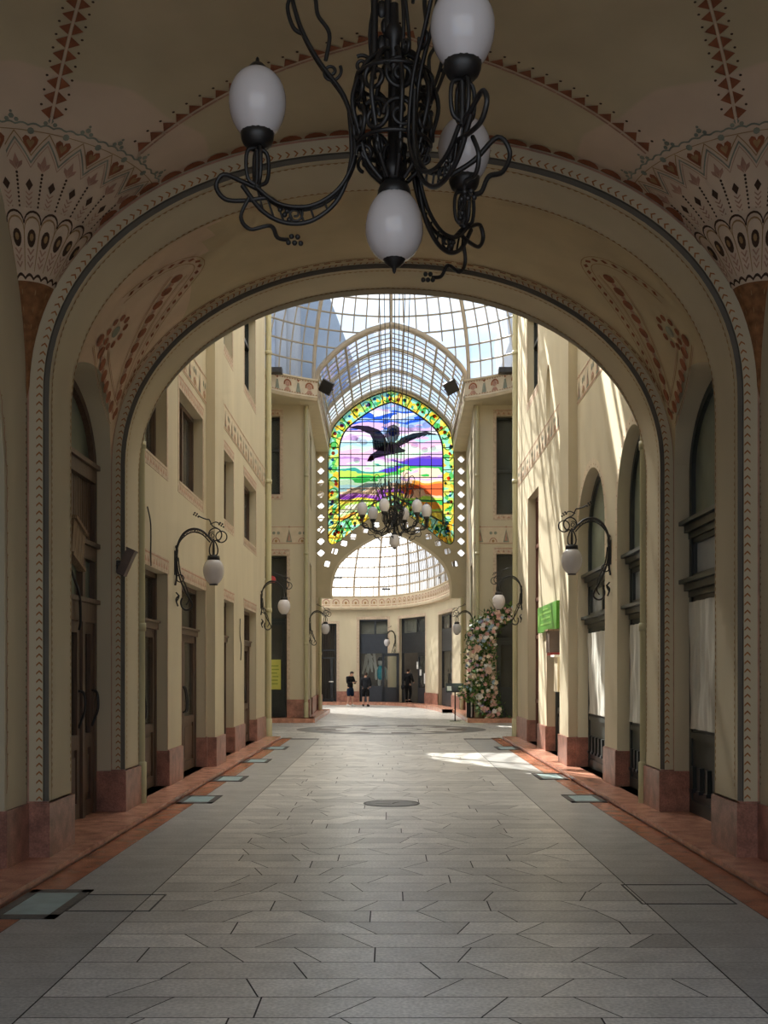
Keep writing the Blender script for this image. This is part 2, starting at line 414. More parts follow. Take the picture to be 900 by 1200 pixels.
# ------------------------------------------------------------------ near vault with corner fans
HW, D1, D0 = 3.14, 9.87, 2.13
def zceil(x, d):
    x = min(abs(x-CX), HW); e = min(D1-d, d-D0)
    r = hypot(HW-x, max(0, e)); q = max(0, 1-r/HW)
    return 4 + 2.27*max(0, 1-q**2.2)**.4545 + max(0, .05*(r-HW))
def cpt(x, d, o=.006):
    h = .004; z = zceil(x, d)
    nx, ny = (zceil(x+h, d)-zceil(x-h, d))/2/h, (zceil(x, d+h)-zceil(x, d-h))/2/h
    L = sqrt(1+nx*nx+ny*ny)
    return V((x+nx/L*o, d+ny/L*o, z-o/L))
def fan(sg, r, ph):
    return cpt(CX+sg*(HW-r*cos(ph)), D1-r*sin(ph))
def near_vault():
    mb = MB(); nx, ny = 120, 120
    tx = [sin(pi/2*t) for t in lin(-1, 1, nx)]; ty = [.5-.5*cos(pi*t) for t in lin(0, 1, ny)]
    mb.grid([[V((CX+HW*a, D0+(D1-D0)*b, zceil(CX+HW*a, D0+(D1-D0)*b))) for a in tx] for b in ty], 'vault')
    nv = nx*ny
    # painted triangle runs that bound each fan
    for sg in (-1, 1):
        for ang, r1 in ((26, 3.5), (64, 3.6)):
            ph = radians(ang); r = 1.2; side = -1 if ang < 45 else 0
            f = lambda a, b: fan(sg, a, ph + b/max(a, .2))
            mb.decal(f, stripe([(1.16+.12*i, 0) for i in range(20)], .014), 'corbel_pale')
            while r < r1:
                s = .055 if ang < 45 else .062
                if ang < 45:
                    mb.decal(f, [[(r, -.012), (r+.125, -.012), (r+.062, -.10)]] if 0 else [[(r, .012), (r+.12, .012), (r+.06, .095)]], 'rust')
                    mb.decal(f, stripe([(r, -.02), (r+.12, -.02)], .018), 'rose'); mb.decal(f, disc(r+.06, .125, .012, 6), 'umber')
                else:
                    for q in (-1, 1):
                        mb.decal(f, [[(r+.005, q*.012), (r+.115, q*.012), (r+.06, q*.085)]], 'rust')
                        mb.decal(f, disc(r+.11, q*.09, .011, 6), 'umber')
                r += .125
        # painted fan ornament
        f = lambda ph, r: fan(sg, r, radians(ph))
        bord = []
        for i in range(91): bord.append((2+i*.96, 1.13+.018*abs(sin(i*.96/14*pi*3))))
        mb.decal(f, stripe(bord, .014), 'sage'); mb.decal(f, stripe([(p, 1.09) for p in lin(2, 88, 40)], .006), 'ochre')
        zig = []
        for i in range(13): zig.append((0.5+7*i, .86 if i % 2 == 0 else 1.03))
        zz = []
        for a, b in zip(zig, zig[1:]): zz += [(a[0]+(b[0]-a[0])*t, a[1]+(b[1]-a[1])*t) for t in (0, .33, .66)]
        for s_, w_, mt in ((0, 1.1, 'sage'), (.05, .7, 'ochre'), (-.035, .5, 'rose')):
            P = []
            for p, q in zip(zz, zz[1:]):
                dr = .009*w_
                P.append([(p[0], p[1]+s_-dr), (q[0], q[1]+s_-dr), (q[0], q[1]+s_+dr), (p[0], p[1]+s_+dr)])
            mb.decal(f, P, mt)
        for i in range(7):
            ph = 1+14*i; k = 1/radians(1)
            if 2 < ph < 88:
                mb.decal(lambda a, b: fan(sg, b, radians(ph)+a/b), heart(0, .99, .12, .13), 'rust')
                mb.decal(lambda a, b: fan(sg, b, radians(ph)+a/b)+V((0,0,-.002)), heart(0, .995, .06, .065), 'ochre')
                mb.decal(lambda a, b: fan(sg, b, radians(ph)+a/b), disc(0, 1.09, .026, 8), 'sage')
            g = lambda a, b: fan(sg, b, radians(ph)+a/b)
            if -1 < ph < 91:
                mb.decal(g, diamond(0, .71, .028, .04), 'umber'); mb.decal(g, diamond(0, .71, .045, .058), 'ochre') if 0 else None
                for q in range(6):
                    r = .66-.03*q; w = .026-.002*q
                    mb.decal(g, [[(-w, r), (0, r-.02), (0, r-.01), (-w, r+.01)], [(w, r), (w, r+.01), (0, r-.01), (0, r-.02)]], 'rose')
            ph2 = ph+7; g = lambda a, b: fan(sg, b, radians(ph2)+a/b)
            if ph2 < 88:
                mb.decal(g, [[(0, .80), (.045, .84), (.05, .87), (.02, .855)], [(0, .80), (-.02, .855), (-.05, .87), (-.045, .84)], [(0, .81), (.022, .86), (0, .92), (-.022, .86)]], 'rose')
                mb.decal(g, disc(0, .87, .014, 6), 'umber')
                for q in range(11): mb.decal(g, disc(0, .785-.026*q, .0105-.0003*q, 6), 'umber')
                mb.decal(g, disc(0, 1.19, .022, 6) + disc(-.035, 1.165, .018, 6) + disc(.035, 1.165, .018, 6) + disc(0, 1.225, .012, 6), 'sage')
        for i in range(22):
            ph = 3+4*i; mb.decal(lambda a, b: fan(sg, b, radians(ph)+a/b), [[(-.014, .5), (.014, .5), (0, .535)]], 'sage')
    # scallops on the vault along the near arch
    P = Path(arch(HW+.0, 4., 2.27, 2.2, 4.)); q = 1.75
    while q < P.len-1.75:
        pts = []
        for a in lin(0, pi, 7):
            p, t, n = P.at(q - .1*cos(a)); d = D1-.012-.085*sin(a); pts.append(cpt(CX+p.x, d, .007))
        mb.face(pts, 'rust'); q += .215
    o = mb.build('ceiling', recalc=False)
    at = o.data.attributes.new('fan', 'FLOAT', 'POINT')
    vals = []
    for v in o.data.vertices:
        x = min(abs(v.co.x-CX), HW); e = max(0, min(D1-v.co.y, v.co.y-D0)); a = atan2(e, HW-x); r = hypot(HW-x, e)
        k = abs(((a/(pi/2)*3) % 1)-.5); vals.append(min(1, r/(1.64-.16*k)*.5))
    at.data.foreach_set('value', vals)
    tag(o, 'painted fan vault of the near bay with hearts and zigzags', 'ceiling', kind='structure')
near_vault()
def corbels():
    rz = lambda z: HW*(1-max(0, 1-((z-4)/2.27)**2.2)**(1/2.2))+.022
    prof = [(.004, 4.0)]+[(rz(z), z) for z in lin(4.06, 5.42, 24)]
    def rad(z):
        for (r0, z0), (r1, z1) in zip(prof, prof[1:]):
            if z0 <= z <= z1: return r0+(r1-r0)*(z-z0)/(z1-z0)
        return prof[-1][0]
    for sg, nm in ((-1, 'left'), (1, 'right')):
        mb = MB(); c = V((CX+sg*HW, D1, 0)); N = 30
        def pt(ph, z, o=0): r = rad(z)+o; return V((c.x-sg*r*cos(ph), c.y-r*sin(ph), z))
        P = [z for z in lin(4.0, 4.93, 10)]
        mb.grid([[pt(a, z) for a in lin(0, pi/2, N)] for z in P], 'corbel_rust')
        mb.grid([[pt(a, z) for a in lin(0, pi/2, N)] for z in (4.93, 5.02, 5.1, 5.18, 5.25, 5.33, 5.41)], 'corbel_pale')
        # scalloped lower edge and petals
        n = 6
        for i in range(n):
            a0 = (i+.5)*pi/2/n
            f = lambda a, z: pt(a0+a, z, .008)
            mb.decal(f, stripe([(-pi/4/n+pi/2/n*t, 4.955+.03*sin(pi*t)-.01) for t in lin(0, 1, 7)], .022), 'umber')
            w = pi/4/n*.98
            edge = [(-w, 5.0), (-w, 5.2)] + [(-w*cos(t), 5.27+.085*sin(t)) for t in lin(0, pi, 9)] + [(w, 5.2), (w, 5.0)]
            mb.decal(f, stripe(edge, .012), 'ochre'); 
            g = lambda a, z: pt(a0+a, z, .018)
            mb.decal(g, stripe([(-w*cos(t), 5.31+.075*sin(t)) for t in lin(0, pi, 9)], .014), 'umber')
            mb.decal(f, disc(0, 5.22, .6*w, 12, .06), 'umber'); mb.decal(g, disc(0, 5.225, .27*w, 8, .026), 'ochre')
            for k in range(3):
                z = 5.12-.045*k
                mb.decal(f, [[(-.6*w, z+.03), (-.4*w, z+.035), (0, z+.005), (0, z-.012)], [(.6*w, z+.03), (.4*w, z+.035), (0, z+.005), (0, z-.012)]], 'rose')
            for k in range(4):
                z = 4.85-.13*k; mb.decal(f, disc(0, z, .22*w*(.5+.5*(z-4.2)), 8, .022), 'ochre') if i % 2 else None
        o = mb.build('vault_corbel')
        tag(o, 'painted fan corbel with rust tip at the %s end of the near arch' % nm, 'corbel', kind='structure')
corbels()
def near_walls():
    # walls of the near bay with a wide side arch each, and the wall over the arch
    for sg, nm in ((-1, 'left'), (1, 'right')):
        mb = MB(); F = FL(HW) if sg < 0 else FR(HW)
        side = lambda u: zceil(CX+HW, u)
        top = [(u, side(u)+.25) for u in lin(D0, D1, 24)]
        op = arch(3.3, 3.1, 2.35, 2.1, STEP, 30); op = [(p[0]+6, p[1]) for p in op]
        outer = [(D0, 0)] + top + [(D1, 0)]
        mb.poly(F, outer, [op], 'plaster'); mb.reveal(F, op, 0, -.3, 'plaster', closed=False, smooth=True)
        mb.box(F, 9.27, D1-.01, STEP-.02, .53, -.05, .03, 'plinth'); mb.box(F, 9.27, 9.33, STEP-.02, .53, -.3, -.05, 'plinth')
        P = Path(op)
        q = 3.9
        while q < P.len-.6:   # wavy painted edge of the side arch
            p, t, n = P.at(q); f = lambda a, b: F(p.x+t.x*a-n.x*b*-1, p.y+t.y*a-n.y*b*-1, .004)
            k = 1 if int(q/.09) % 2 else -1
            mb.decal(f, stripe([(-.045, .05-.014*k), (.045, .05+.014*k)], .014), 'rose'); mb.decal(f, disc(0, .05+.02*k, .009, 6), 'ochre') if k > 0 else None
            q += .09
        for j in range(60): mb.decal(lambda a, b: F(D1-.02+a*0-.0, .7+.055*j+b, .004) if 0 else F(D1-.03+a, .7+.055*j+b, .004), disc(0, 0, .012, 6), 'rust' if j % 2 else 'sage')
        mb.box(F, 2.5, 9.5, 0, 6.3, -.36, -.31, 'wood'); 
        tag(mb.build('wall_near_%s' % nm), '%s cream side wall of the near vaulted bay' % nm, 'wall', kind='structure')
    mb = MB(); mb.grid([at_y(arch(2.96+.17, 4, 2.08+.17, 2.2, .07), D1), at_y(arch(4.8, 4, 3.2, 2.2, .07), D1)], 'plaster', False)
    mb.grid([at_y(arch(2.96, 4, 2.08, 2.2, .0), D0), at_y(arch(4.8, 4, 3.2, 2.2, .0), D0)], 'plaster', False)
    tag(mb.build('wall_above_arch'), 'plaster wall over the near arch', 'wall', kind='structure')
near_walls()

# ------------------------------------------------------------------ bay between the arches
BA = dict(a=3.2, zs=4., b=2.32, n=2.1); LD, LH = 11.85, 1.25
def zl(d): return 3.9 + .88*max(0, 1-abs((d-LD)/LH)**2)**.5
def xb(z):
    t = max(0, min(1, (z-4)/BA['b'])); return BA['a']*max(0, 1-t**2.1)**(1/2.1)
def bay_pt(d, x, o=0.):
    """point of the bay barrel at half-width coordinate x"""
    u = min(1, abs(x)/BA['a']); z = 4+BA['b']*max(0, 1-u**2.1)**(1/2.1)
    e = .01; u2 = min(1, abs(abs(x)-e)/BA['a']); z2 = 4+BA['b']*max(0, 1-u2**2.1)**(1/2.1)
    t = V((-e, z2-z)).normalized(); n = V((-t.y, t.x)) if 0 else V((t.y*-1, t.x))
    s = 1 if x > 0 else -1
    nn = V((-abs(t.y), -abs(t.x)))
    return V((CX+x+s*nn.x*o, d, z+nn.y*o))
def bay():
    mb = MB(); rows = []
    for k in range(41):
        d = LD-LH*cos(pi*k/40); z0 = max(zl(d), 3.9); row = []
        xs0 = xb(z0) if z0 > 4 else BA['a']
        t0 = atan2((max(z0, 4.0001)-4)/BA['b'], 1)
        # angle of the superellipse point
        zz = max(0, min(1, (z0-4)/BA['b'])); th0 = math.asin(zz**(2.1/2)) if z0 > 4 else 0
        half = [(3.44, z0), (max(xs0, 0)+.0, z0)]
        for i in range(1, 25):
            th = th0 + (pi/2-th0)*i/24; half.append((BA['a']*abs(cos(th))**(2/2.1), 4+BA['b']*sin(th)**(2/2.1)))
        row = [V((CX-x, d, z)) for x, z in half] + [V((CX+x, d, z)) for x, z in half[::-1][1:]]
        rows.append(row)
    nc = len(rows[0])
    mb.grid([r[:2] for r in rows], 'plaster'); mb.grid([r[1:-1] for r in rows], 'vault'); mb.grid([r[-2:] for r in rows], 'plaster')
    for sg in (-1, 1):
        Bx = lambda u, v, w: V((CX+sg*u, w, v))
        for d0, d1 in ((10.55, 10.62), (13.09, 13.84)):
            mb.box(Bx, 3.2, 3.46, STEP-.02, 4.02, d0, d1, 'plaster'); mb.box(Bx, 3.19, 3.46, STEP-.02, .53, d0-.015, d1, 'plinth')
        # painted V on the springing
        L1, L2 = [(13.0, 3.14), (12.75, 3.0), (12.4, 2.72), (12.0, 2.36), (11.85, 2.2)], [(13.0, 3.14), (12.55, 3.1), (12.0, 3.03), (11.5, 2.93)]
        bp = Path([(BA['a'], 3.0)]+[(BA['a']*abs(cos(t))**(2/2.1), 4+BA['b']*sin(t)**(2/2.1)) for t in lin(0, pi/2, 60)])
        def f(a, b):
            p, t, nn = bp.at(b); n2 = V((t.y, -t.x)); n2 = n2 if n2.x < 0 or n2.y < 0 else -n2
            return V((CX+sg*(p.x+n2.x*.008), a, p.y+n2.y*.008))
        def arc(x):
            return next((s_ for s_ in lin(1.0, bp.len, 400) if bp.at(s_)[0].x <= x), bp.len)
        L1, L2 = [(a, arc(x)) for a, x in L1], [(a, arc(x)) for a, x in L2]
        for Ln, n in ((L1, 10), (L2, 8)):
            S = smoothpts(Ln, 6); P = Path(S)
            for off, mt, w in ((.115, 'ochre', .008), (-.115, 'ochre', .008), (.14, 'rose', .006), (-.14, 'rose', .006)):
                pl = []
                for q in lin(.12, P.len, 26): p, t, nn = P.at(q); pl.append((p.x+nn.x*off, p.y+nn.y*off))
                mb.decal(f, stripe(pl, w*1.4), mt)
            for i in range(n):
                p, t, nn = P.at(.1+(P.len-.15)*i/(n-1)); r = .072 if i else .05
                mb.decal(f, disc(p.x, p.y, r, 10), 'rust')
                if i < n-1:
                    p, t, nn = P.at(.1+(P.len-.15)*(i+.5)/(n-1)); mb.decal(f, disc(p.x, p.y, .032, 8), 'rose')
        outer = smoothpts([(a, arc(x)) for a, x in [(13.03, 2.98), (12.6, 2.6), (12.2, 2.2), (11.9, 2.0), (11.65, 2.06), (11.5, 2.3), (11.4, 2.68)]], 6); P = Path(outer); q = .05
        for off in (.06, -.06): mb.decal(f, stripe([(P.at(s)[0].x+P.at(s)[2].x*off, P.at(s)[0].y+P.at(s)[2].y*off) for s in lin(0, P.len, 40)], .009), 'ochre')
        while q < P.len:
            p, t, nn = P.at(q)
            mb.decal(f, [[(p.x+t.x*a+nn.x*b, p.y+t.y*a+nn.y*b) for a, b in ((-.045, -.012), (0, -.03), (.045, .012), (0, .03))]], 'rust'); q += .125
        mc = arc(2.84)
        for i in range(9): mb.decal(f, disc(11.78+.17*cos(2*pi*i/9), mc+.17*sin(2*pi*i/9), .045, 8), 'rust')
        mb.decal(f, disc(11.78, mc, .07, 10), 'sage')
    # dashes and line along both arches
    for y, nm, off in ((13.0, 'rust', 1), (12.96, 'ochre', 0), (10.75, 'ochre', 0)):
        P = Path(arch(BA['a'], 4, BA['b'], 2.1, 4.)); q = .75
        while q < P.len-.75:
            a, b = P.at(q)[0], P.at(q+(.07 if off else .045))[0]; h = .028 if off else .018
            mb.face([bay_pt(y-h/2, a.x, .006), bay_pt(y+h/2, a.x, .006), bay_pt(y+h/2, b.x, .006), bay_pt(y-h/2, b.x, .006)], nm); q += .125 if off else .05
    o = mb.build('ceiling_bay', recalc=False)
    at = o.data.attributes.new('fan', 'FLOAT', 'POINT')
    vals = []
    for v in o.data.vertices:
        x = abs(v.co.x-CX); d = v.co.y
        k = 1.75+ (d-11.2)*.35
        vals.append((.3 if v.co.x < CX else .62) if x > k else .8)
    at.data.foreach_set('value', vals)
    tag(o, 'shallow barrel vault between the two arches with painted springings', 'ceiling', kind='structure')
bay()
mb = MB()  # unseen walls and ceiling added to limit light reaching the near bay from behind
for sg in (-1, 1): mb.box(lambda u, v, w: V((CX+sg*u, w, v)), 3.14, 3.5, 0, 6.3, 1.2, 1.9, 'plaster')
mb.box(WORLD, -3.6, 3.6, 6.0, 6.3, 1.2, 1.9, 'plaster'); mb.box(WORLD, -5, 5, 5.9, 7.1, 1.3, 2.13, 'plaster')
for sg in (-1, 1): mb.box(lambda u, v, w: V((CX+sg*u, w, v)), 2.9, 5, 0, 6.2, 1.5, 2.13, 'plaster')
tag(mb.build('wall_behind'), 'plain unseen walls and ceiling near the viewpoint, added to dim the near bay', 'wall', kind='structure')
# unseen slab added over the vaults to block the sky, and outer shells that keep the rooms behind the fronts dark
mb = MB()
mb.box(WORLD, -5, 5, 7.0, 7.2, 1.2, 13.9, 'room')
tag(mb.build('ceiling_blocker'), 'unseen slab above the vaults that shuts out the sky', 'ceiling', kind='structure')
for sg, nm in ((-1, 'left'), (1, 'right')):
    mb = MB(); Bx = lambda u, v, w: V((CX+sg*u, w, v))
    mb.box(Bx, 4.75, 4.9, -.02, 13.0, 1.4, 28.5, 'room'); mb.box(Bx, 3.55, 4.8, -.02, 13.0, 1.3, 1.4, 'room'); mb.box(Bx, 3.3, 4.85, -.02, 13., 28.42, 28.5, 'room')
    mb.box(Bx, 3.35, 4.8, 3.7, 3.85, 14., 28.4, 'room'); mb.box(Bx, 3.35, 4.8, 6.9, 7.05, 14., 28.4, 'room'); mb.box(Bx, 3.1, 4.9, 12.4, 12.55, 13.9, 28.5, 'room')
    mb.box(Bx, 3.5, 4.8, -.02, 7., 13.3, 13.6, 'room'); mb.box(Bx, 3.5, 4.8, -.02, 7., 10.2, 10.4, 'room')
    tag(mb.build('wall_rooms_%s' % nm), 'inner rooms behind the %s fronts' % nm, 'wall', kind='structure')
# ------------------------------------------------------------------ arcade side walls
W = 3.125
TOP = 12.5
# openings: (u0, u1, v0, v1)
LO = [(14.12, 16.03, STEP, 3.02), (17.1, 19.3, STEP, 3.02), (21.0, 22.78, STEP, 3.02), (24.4, 26.57, STEP, 3.02)]
LU = [(14.12, 15.97, 4.47, 5.83), (16.9, 19.02, 4.45, 5.83), (21.25, 22.75, 4.5, 5.8), (24.4, 26.57, 4.5, 5.82)]
LT = [(14.5, 15.95, 7.72, 9.7), (16.9, 19.0, 7.72, 9.7), (21.2, 22.6, 7.74, 9.72), (24.45, 26.45, 7.75, 9.72)]
def earch(u0, u1, v0, zs, rise, N=18):
    c, h = (u0+u1)/2, (u1-u0)/2
    return [(u0, v0)] + [(c-h*cos(pi*i/N), zs+rise*sin(pi*i/N)) for i in range(N+1)] + [(u1, v0)]
RA = (14.12, 16.0); RB = (16.92, 19.35)
RC = (21.0, 23.2, STEP, 2.46); RD = (24.5, 26.35, STEP, 5.62); RU = (24.6, 26.5, 7.8, 9.75)
def border(mb, F, r, w=.16, bottom=True, o=.004, top_only=False):
    """painted pinkish border round an opening"""
    u0, u1, v0, v1 = r
    mb.box(F, u0-w*.6, u1+w*.6, v1, v1+w*1.25, 0, o, 'border')
    if top_only:
        for u in (u0-w*.6, u1): mb.box(F, u, u+w*.6, v0+.5, v1, 0, o*.8, 'border') if 0 else None
    if not top_only:
        mb.box(F, u0-w*.6, u0, v0, v1, 0, o, 'border'); mb.box(F, u1, u1+w*.6, v0, v1, 0, o, 'border')
        if bottom: mb.box(F, u0-w*.6, u1+w*.6, v0-w, v0, 0, o, 'border')
    n = max(2, int((u1-u0)/.16))
    f = lambda a, b: F(a, b, o+.003)
    for i in range(n):
        u = u0+(u1-u0)*(i+.5)/n
        mb.decal(f, [[(u-.05, v1+.05), (u+.05, v1+.05), (u, v1+.13)]], 'rose')
        if bottom and not top_only: mb.decal(f, [[(u-.05, v0-.11), (u+.05, v0-.11), (u, v0-.04)]], 'rose')
    mb.decal(f, rect(u0-.05, u1+.05, v1+w*1.0, v1+w*1.12), 'rose')
    for u in (u0, u1):   # thin painted edge line on the arris
        mb.decal(lambda a, b: F(a, b, .003), rect(u-.012, u+.012, v0, v1), 'rose')
def frieze(mb, F, u0, u1, v0, v1, o=.005, step=.42):
    mb.box(F, u0, u1, v0, v1, 0, o, 'frieze'); f = lambda a, b: F(a, b, o+.006); h = v1-v0
    for v in (v0+.02, v1-.03): mb.decal(f, rect(u0, u1, v, v+.018), 'rose')
    n = max(2, int((u1-u0)/step)); 
    for i in range(n):
        u = u0+(u1-u0)*(i+.5)/n; w = step*.42
        if i % 2 == 0:
            mb.decal(f, [[(u-w*.6, v0+.06), (u+w*.6, v0+.06), (u, v1-.08)]], 'sage'); mb.decal(lambda a, b: f(a, b)+(F(0,0,.004)-F(0,0,0)), [[(u-w*.3, v0+.1), (u+w*.3, v0+.1), (u, v1-.16)]], 'rose')
            mb.decal(f, disc(u, v1-.02, .035, 6), 'rose')
        else:
            mb.decal(f, disc(u-w*.45, v0+h*.62, .055, 7)+disc(u+w*.45, v0+h*.62, .055, 7), 'sage')
            mb.decal(f, stripe([(u-w*cos(t)*.7, v0+.06+h*.24*sin(t)) for t in lin(0, pi, 7)], .035), 'rose')
            mb.decal(f, disc(u, v0+.10, .05, 7), 'ochre')
def plinths(mb, F, spans, depth=.2, z=.56, w=.03):
    for a, b, ra, rb in spans:   # wall span, with returns into the openings
        mb.box(F, a, b, STEP-.02, z, -.06, w, 'plinth'); mb.box(F, a+.005, b-.005, z, z+.012, -.02, w*.6, 'plinth')
        if ra: mb.box(F, a-.015, a+.1, STEP-.02, z, -depth+.005, w-.005, 'plinth')
        if rb: mb.box(F, b-.1, b+.015, STEP-.02, z, -depth+.005, w-.005, 'plinth')
def pilaster(mb, F, a, b, w):
    mb.box(F, a, b, STEP, TOP, -.02, w, 'plaster'); mb.box(F, a-.03, b+.03, STEP-.02, .56, -.02, w+.03, 'plinth')
def side_wall_left():
    mb = MB(); F = FL(W)
    gridwall(mb, F, (13.84, 28.5), 0, TOP, LO+LU+LT, .22, 'plaster')
    for r in LU+LT: border(mb, F, r)
    for r in LO: border(mb, F, r, top_only=True)
    plinths(mb, F, [(13.86, 14.12, 0, 1), (16.03, 17.1, 1, 1), (19.3, 21.0, 1, 1), (22.78, 24.4, 1, 1), (26.57, 28.5, 1, 0)])
    pilaster(mb, F, 19.38, 20.42, .15)
    frieze(mb, F, 13.9, 19.36, 6.14, 6.6); frieze(mb, F, 20.5, 28.4, 6.2, 6.66)
    mb.face([F(28.5, 0, 0), F(28.5, TOP, 0), F(28.5, TOP, -1.8), F(28.5, 0, -1.8)], 'plaster')
    tag(mb.build('wall_left'), 'cream left wall of the arcade with square windows', 'wall', kind='structure')
def side_wall_right():
    mb = MB(); F = FR(W)
    aA, aB = earch(RA[0], RA[1], STEP, 3.9, .98), earch(RB[0], RB[1], STEP, 3.9, .96)
    oval = [(23.0+.31*cos(2*pi*i/24), 7.18+.62*sin(2*pi*i/24)) for i in range(24)]
    rl = lambda r: [(r[0], r[2]), (r[0], r[3]), (r[1], r[3]), (r[1], r[2])]
    outer = [(13.84, 0), (28.5, 0), (28.5, TOP), (13.84, TOP)]
    hs = [aA, aB, oval, rl(RC), rl(RD), rl(RU)]
    mb.poly(F, outer, hs, 'plaster')
    for h in hs: mb.reveal(F, h, 0, -.25, 'plaster', smooth=len(h) > 6)
    for h in (aA, aB):      # dotted pink band round the arched windows
        P = Path(h)
        for k in range(2, 60):
            s = P.len*k/61; p, t, n = P.at(s)
            if p.y < 3.2: continue
            mb.decal(lambda a, b: F(a, b, .005), disc(p.x+n.x*.05, p.y+n.y*.05, .016, 6) , 'rust')
            q, t2, n2 = P.at(s+P.len/61); mb.decal(lambda a, b: F(a, b, .003), [[(p.x, p.y), (p.x+n.x*.14, p.y+n.y*.14), (q.x+n2.x*.14, q.y+n2.y*.14), (q.x, q.y)]], 'frieze')
    mb.face([F(p[0], p[1], -.25) for p in oval], 'plaster')
    border(mb, F, RU)
    for r in (RC, RD):
        for u in (r[0], r[1]): mb.decal(lambda a, b: F(a, b, .003), rect(u-.012, u+.012, .6, r[3]), 'rose')
    plinths(mb, F, [(13.86, 14.12, 0, 1), (16.0, 16.92, 1, 1), (19.35, 21.0, 1, 1), (23.2, 24.5, 1, 1), (26.35, 28.5, 1, 0)], .25)
    pilaster(mb, F, 19.42, 20.42, .15)
    frieze(mb, F, 13.9, 19.4, 6.14, 6.6); frieze(mb, F, 20.5, 28.4, 6.2, 6.66)
    mb.face([F(28.5, 0, 0), F(28.5, TOP, 0), F(28.5, TOP, -1.8), F(28.5, 0, -1.8)], 'plaster')
    tag(mb.build('wall_right'), 'cream right wall of the arcade with tall arched openings', 'wall', kind='structure')
side_wall_left(); side_wall_right()
def facade_over_arch():
    mb = MB(); op = arch(3.05, 4, 2.2, 2.1, 0.)
    outer = [(-3.3, 0), (-3.3, TOP+.6), (3.3, TOP+.6), (3.3, 0)]
    op = [(-3.05, .0)] + op[1:-1] + [(3.05, .0)]
    loop = [(-3.3, 0), (-3.3, TOP+.6), (3.3, TOP+.6), (3.3, 0)] + op[::-1]
    mb.poly(lambda u, v, w: V((CX+u, 13.86, v)), loop, [], 'plaster')
    tag(mb.build('wall_over_arch'), 'upper wall above the far arch facing the rotunda', 'wall', kind='structure')
facade_over_arch()

# ------------------------------------------------------------------ windows and doors
NWIN = [0]; NDOOR = [0]
def window(F, r, dep, mat, label, cols=2, trans=(), sill=True, fw=.07, glassm='dark_glass', bars=1):
    NWIN[0] += 1; u0, u1, v0, v1 = r
    root = empty('window_%d' % NWIN[0], F((u0+u1)/2, v0, -dep), label, 'window', kind='structure')
    inv = Matrix.Translation(-root.location); G = lambda u, v, w: inv @ F(u, v, w-dep)
    mb = MB()
    for a, b, c, d in ((u0, u0+fw, v0, v1), (u1-fw, u1, v0, v1), (u0, u1, v0, v0+fw), (u0, u1, v1-fw, v1)): mb.box(G, a, b, c, d, -.05, .05, mat)
    mb.build('frame', root)
    for i in range(1, cols):
        u = u0+(u1-u0)*i/cols; mb = MB(); mb.box(G, u-.045, u+.045, v0+fw, v1-fw, -.04, .06, mat); mb.build('mullion', root)
    for t in trans: mb = MB(); mb.box(G, u0+fw, u1-fw, t-.04, t+.04, -.04, .065, mat); mb.build('transom', root)
    mb = MB(); Z = [v0+fw] + list(trans) + [v1-fw]
    for i in range(cols):
        for a, b in zip(Z, Z[1:]):
            x0, x1 = u0+(u1-u0)*i/cols+fw*.6, u0+(u1-u0)*(i+1)/cols-fw*.6
            mb.box(G, x0, x1, a+.03, b-.03, -.012, -.004, glassm)
    mb.build('pane', root)
    if sill: mb = MB(); mb.box(G, u0-.0, u1, v0-.02, v0+.015, -.02, dep+.01, 'border'); mb.build('sill', root)
    return root
def door(F, r, dep, mat, label, trans=2.25, leaves=2, panel=.82, glassm='plate_glass', handle=True, fw=.07):
    """glazed shop door: frame, toplight, leaves with lower panel, pane and curved pull handle"""
    NDOOR[0] += 1; u0, u1, v0, v1 = r
    root = empty('door_%d' % NDOOR[0], F((u0+u1)/2, v0, -dep), label, 'door', kind='structure')
    inv = Matrix.Translation(-root.location); G = lambda u, v, w: inv @ F(u, v, w-dep)
    mb = MB()
    for a, b, c, d in ((u0, u0+fw, v0, v1), (u1-fw, u1, v0, v1), (u0, u1, v1-fw, v1)): mb.box(G, a, b, c, d, -.06, .05, mat)
    mb.build('frame', root)
    if trans:
        mb = MB(); mb.box(G, u0+fw, u1-fw, trans-.06, trans+.06, -.05, .09, mat); mb.box(G, u0+fw, u1-fw, trans+.03, trans+.06, .09, .12, mat); mb.build('transom', root)
        mb = MB(); mb.box(G, u0+fw, u1-fw, trans+.06, v1-fw, -.012, -.004, glassm); mb.build('toplight', root)
    t = (trans or v1)-.06
    for i in range(leaves):
        a, b = u0+fw+(u1-u0-2*fw)*i/leaves+.006, u0+fw+(u1-u0-2*fw)*(i+1)/leaves-.006; s = .11
        mb = MB()
        for p, q, c, d in ((a, a+s, v0+.01, t), (b-s, b, v0+.01, t), (a+s, b-s, t-s, t), (a+s, b-s, v0+.01, v0+.16), (a+s, b-s, v0+panel-.06, v0+panel+.06)): mb.box(G, p, q, c, d, -.03, .03, mat)
        mb.box(G, a+s, b-s, v0+.16, v0+panel-.06, -.02, .005, mat); mb.box(G, a+s+.06, b-s-.06, v0+.22, v0+panel-.12, .005, .022, mat)
        lf = mb.build('leaf', root)
        mb = MB(); mb.box(G, a+s, b-s, v0+panel+.06, t-s, -.01, -.002, glassm); mb.build('pane', lf)
        if handle:
            hx = b-.055 if i == 0 and leaves > 1 else a+.055
            mb = MB(); mb.tube(smoothpts([G(hx, v0+.95, .03), G(hx, v0+.98, .08), G(hx, v0+1.12, .09), G(hx, v0+1.3, .065), G(hx, v0+1.36, .03)]), .014, 'iron'); mb.build('handle', lf)
    return root
FLw, FRw = FL(W), FR(W)
ords = ['nearest', 'second', 'third', 'farthest']
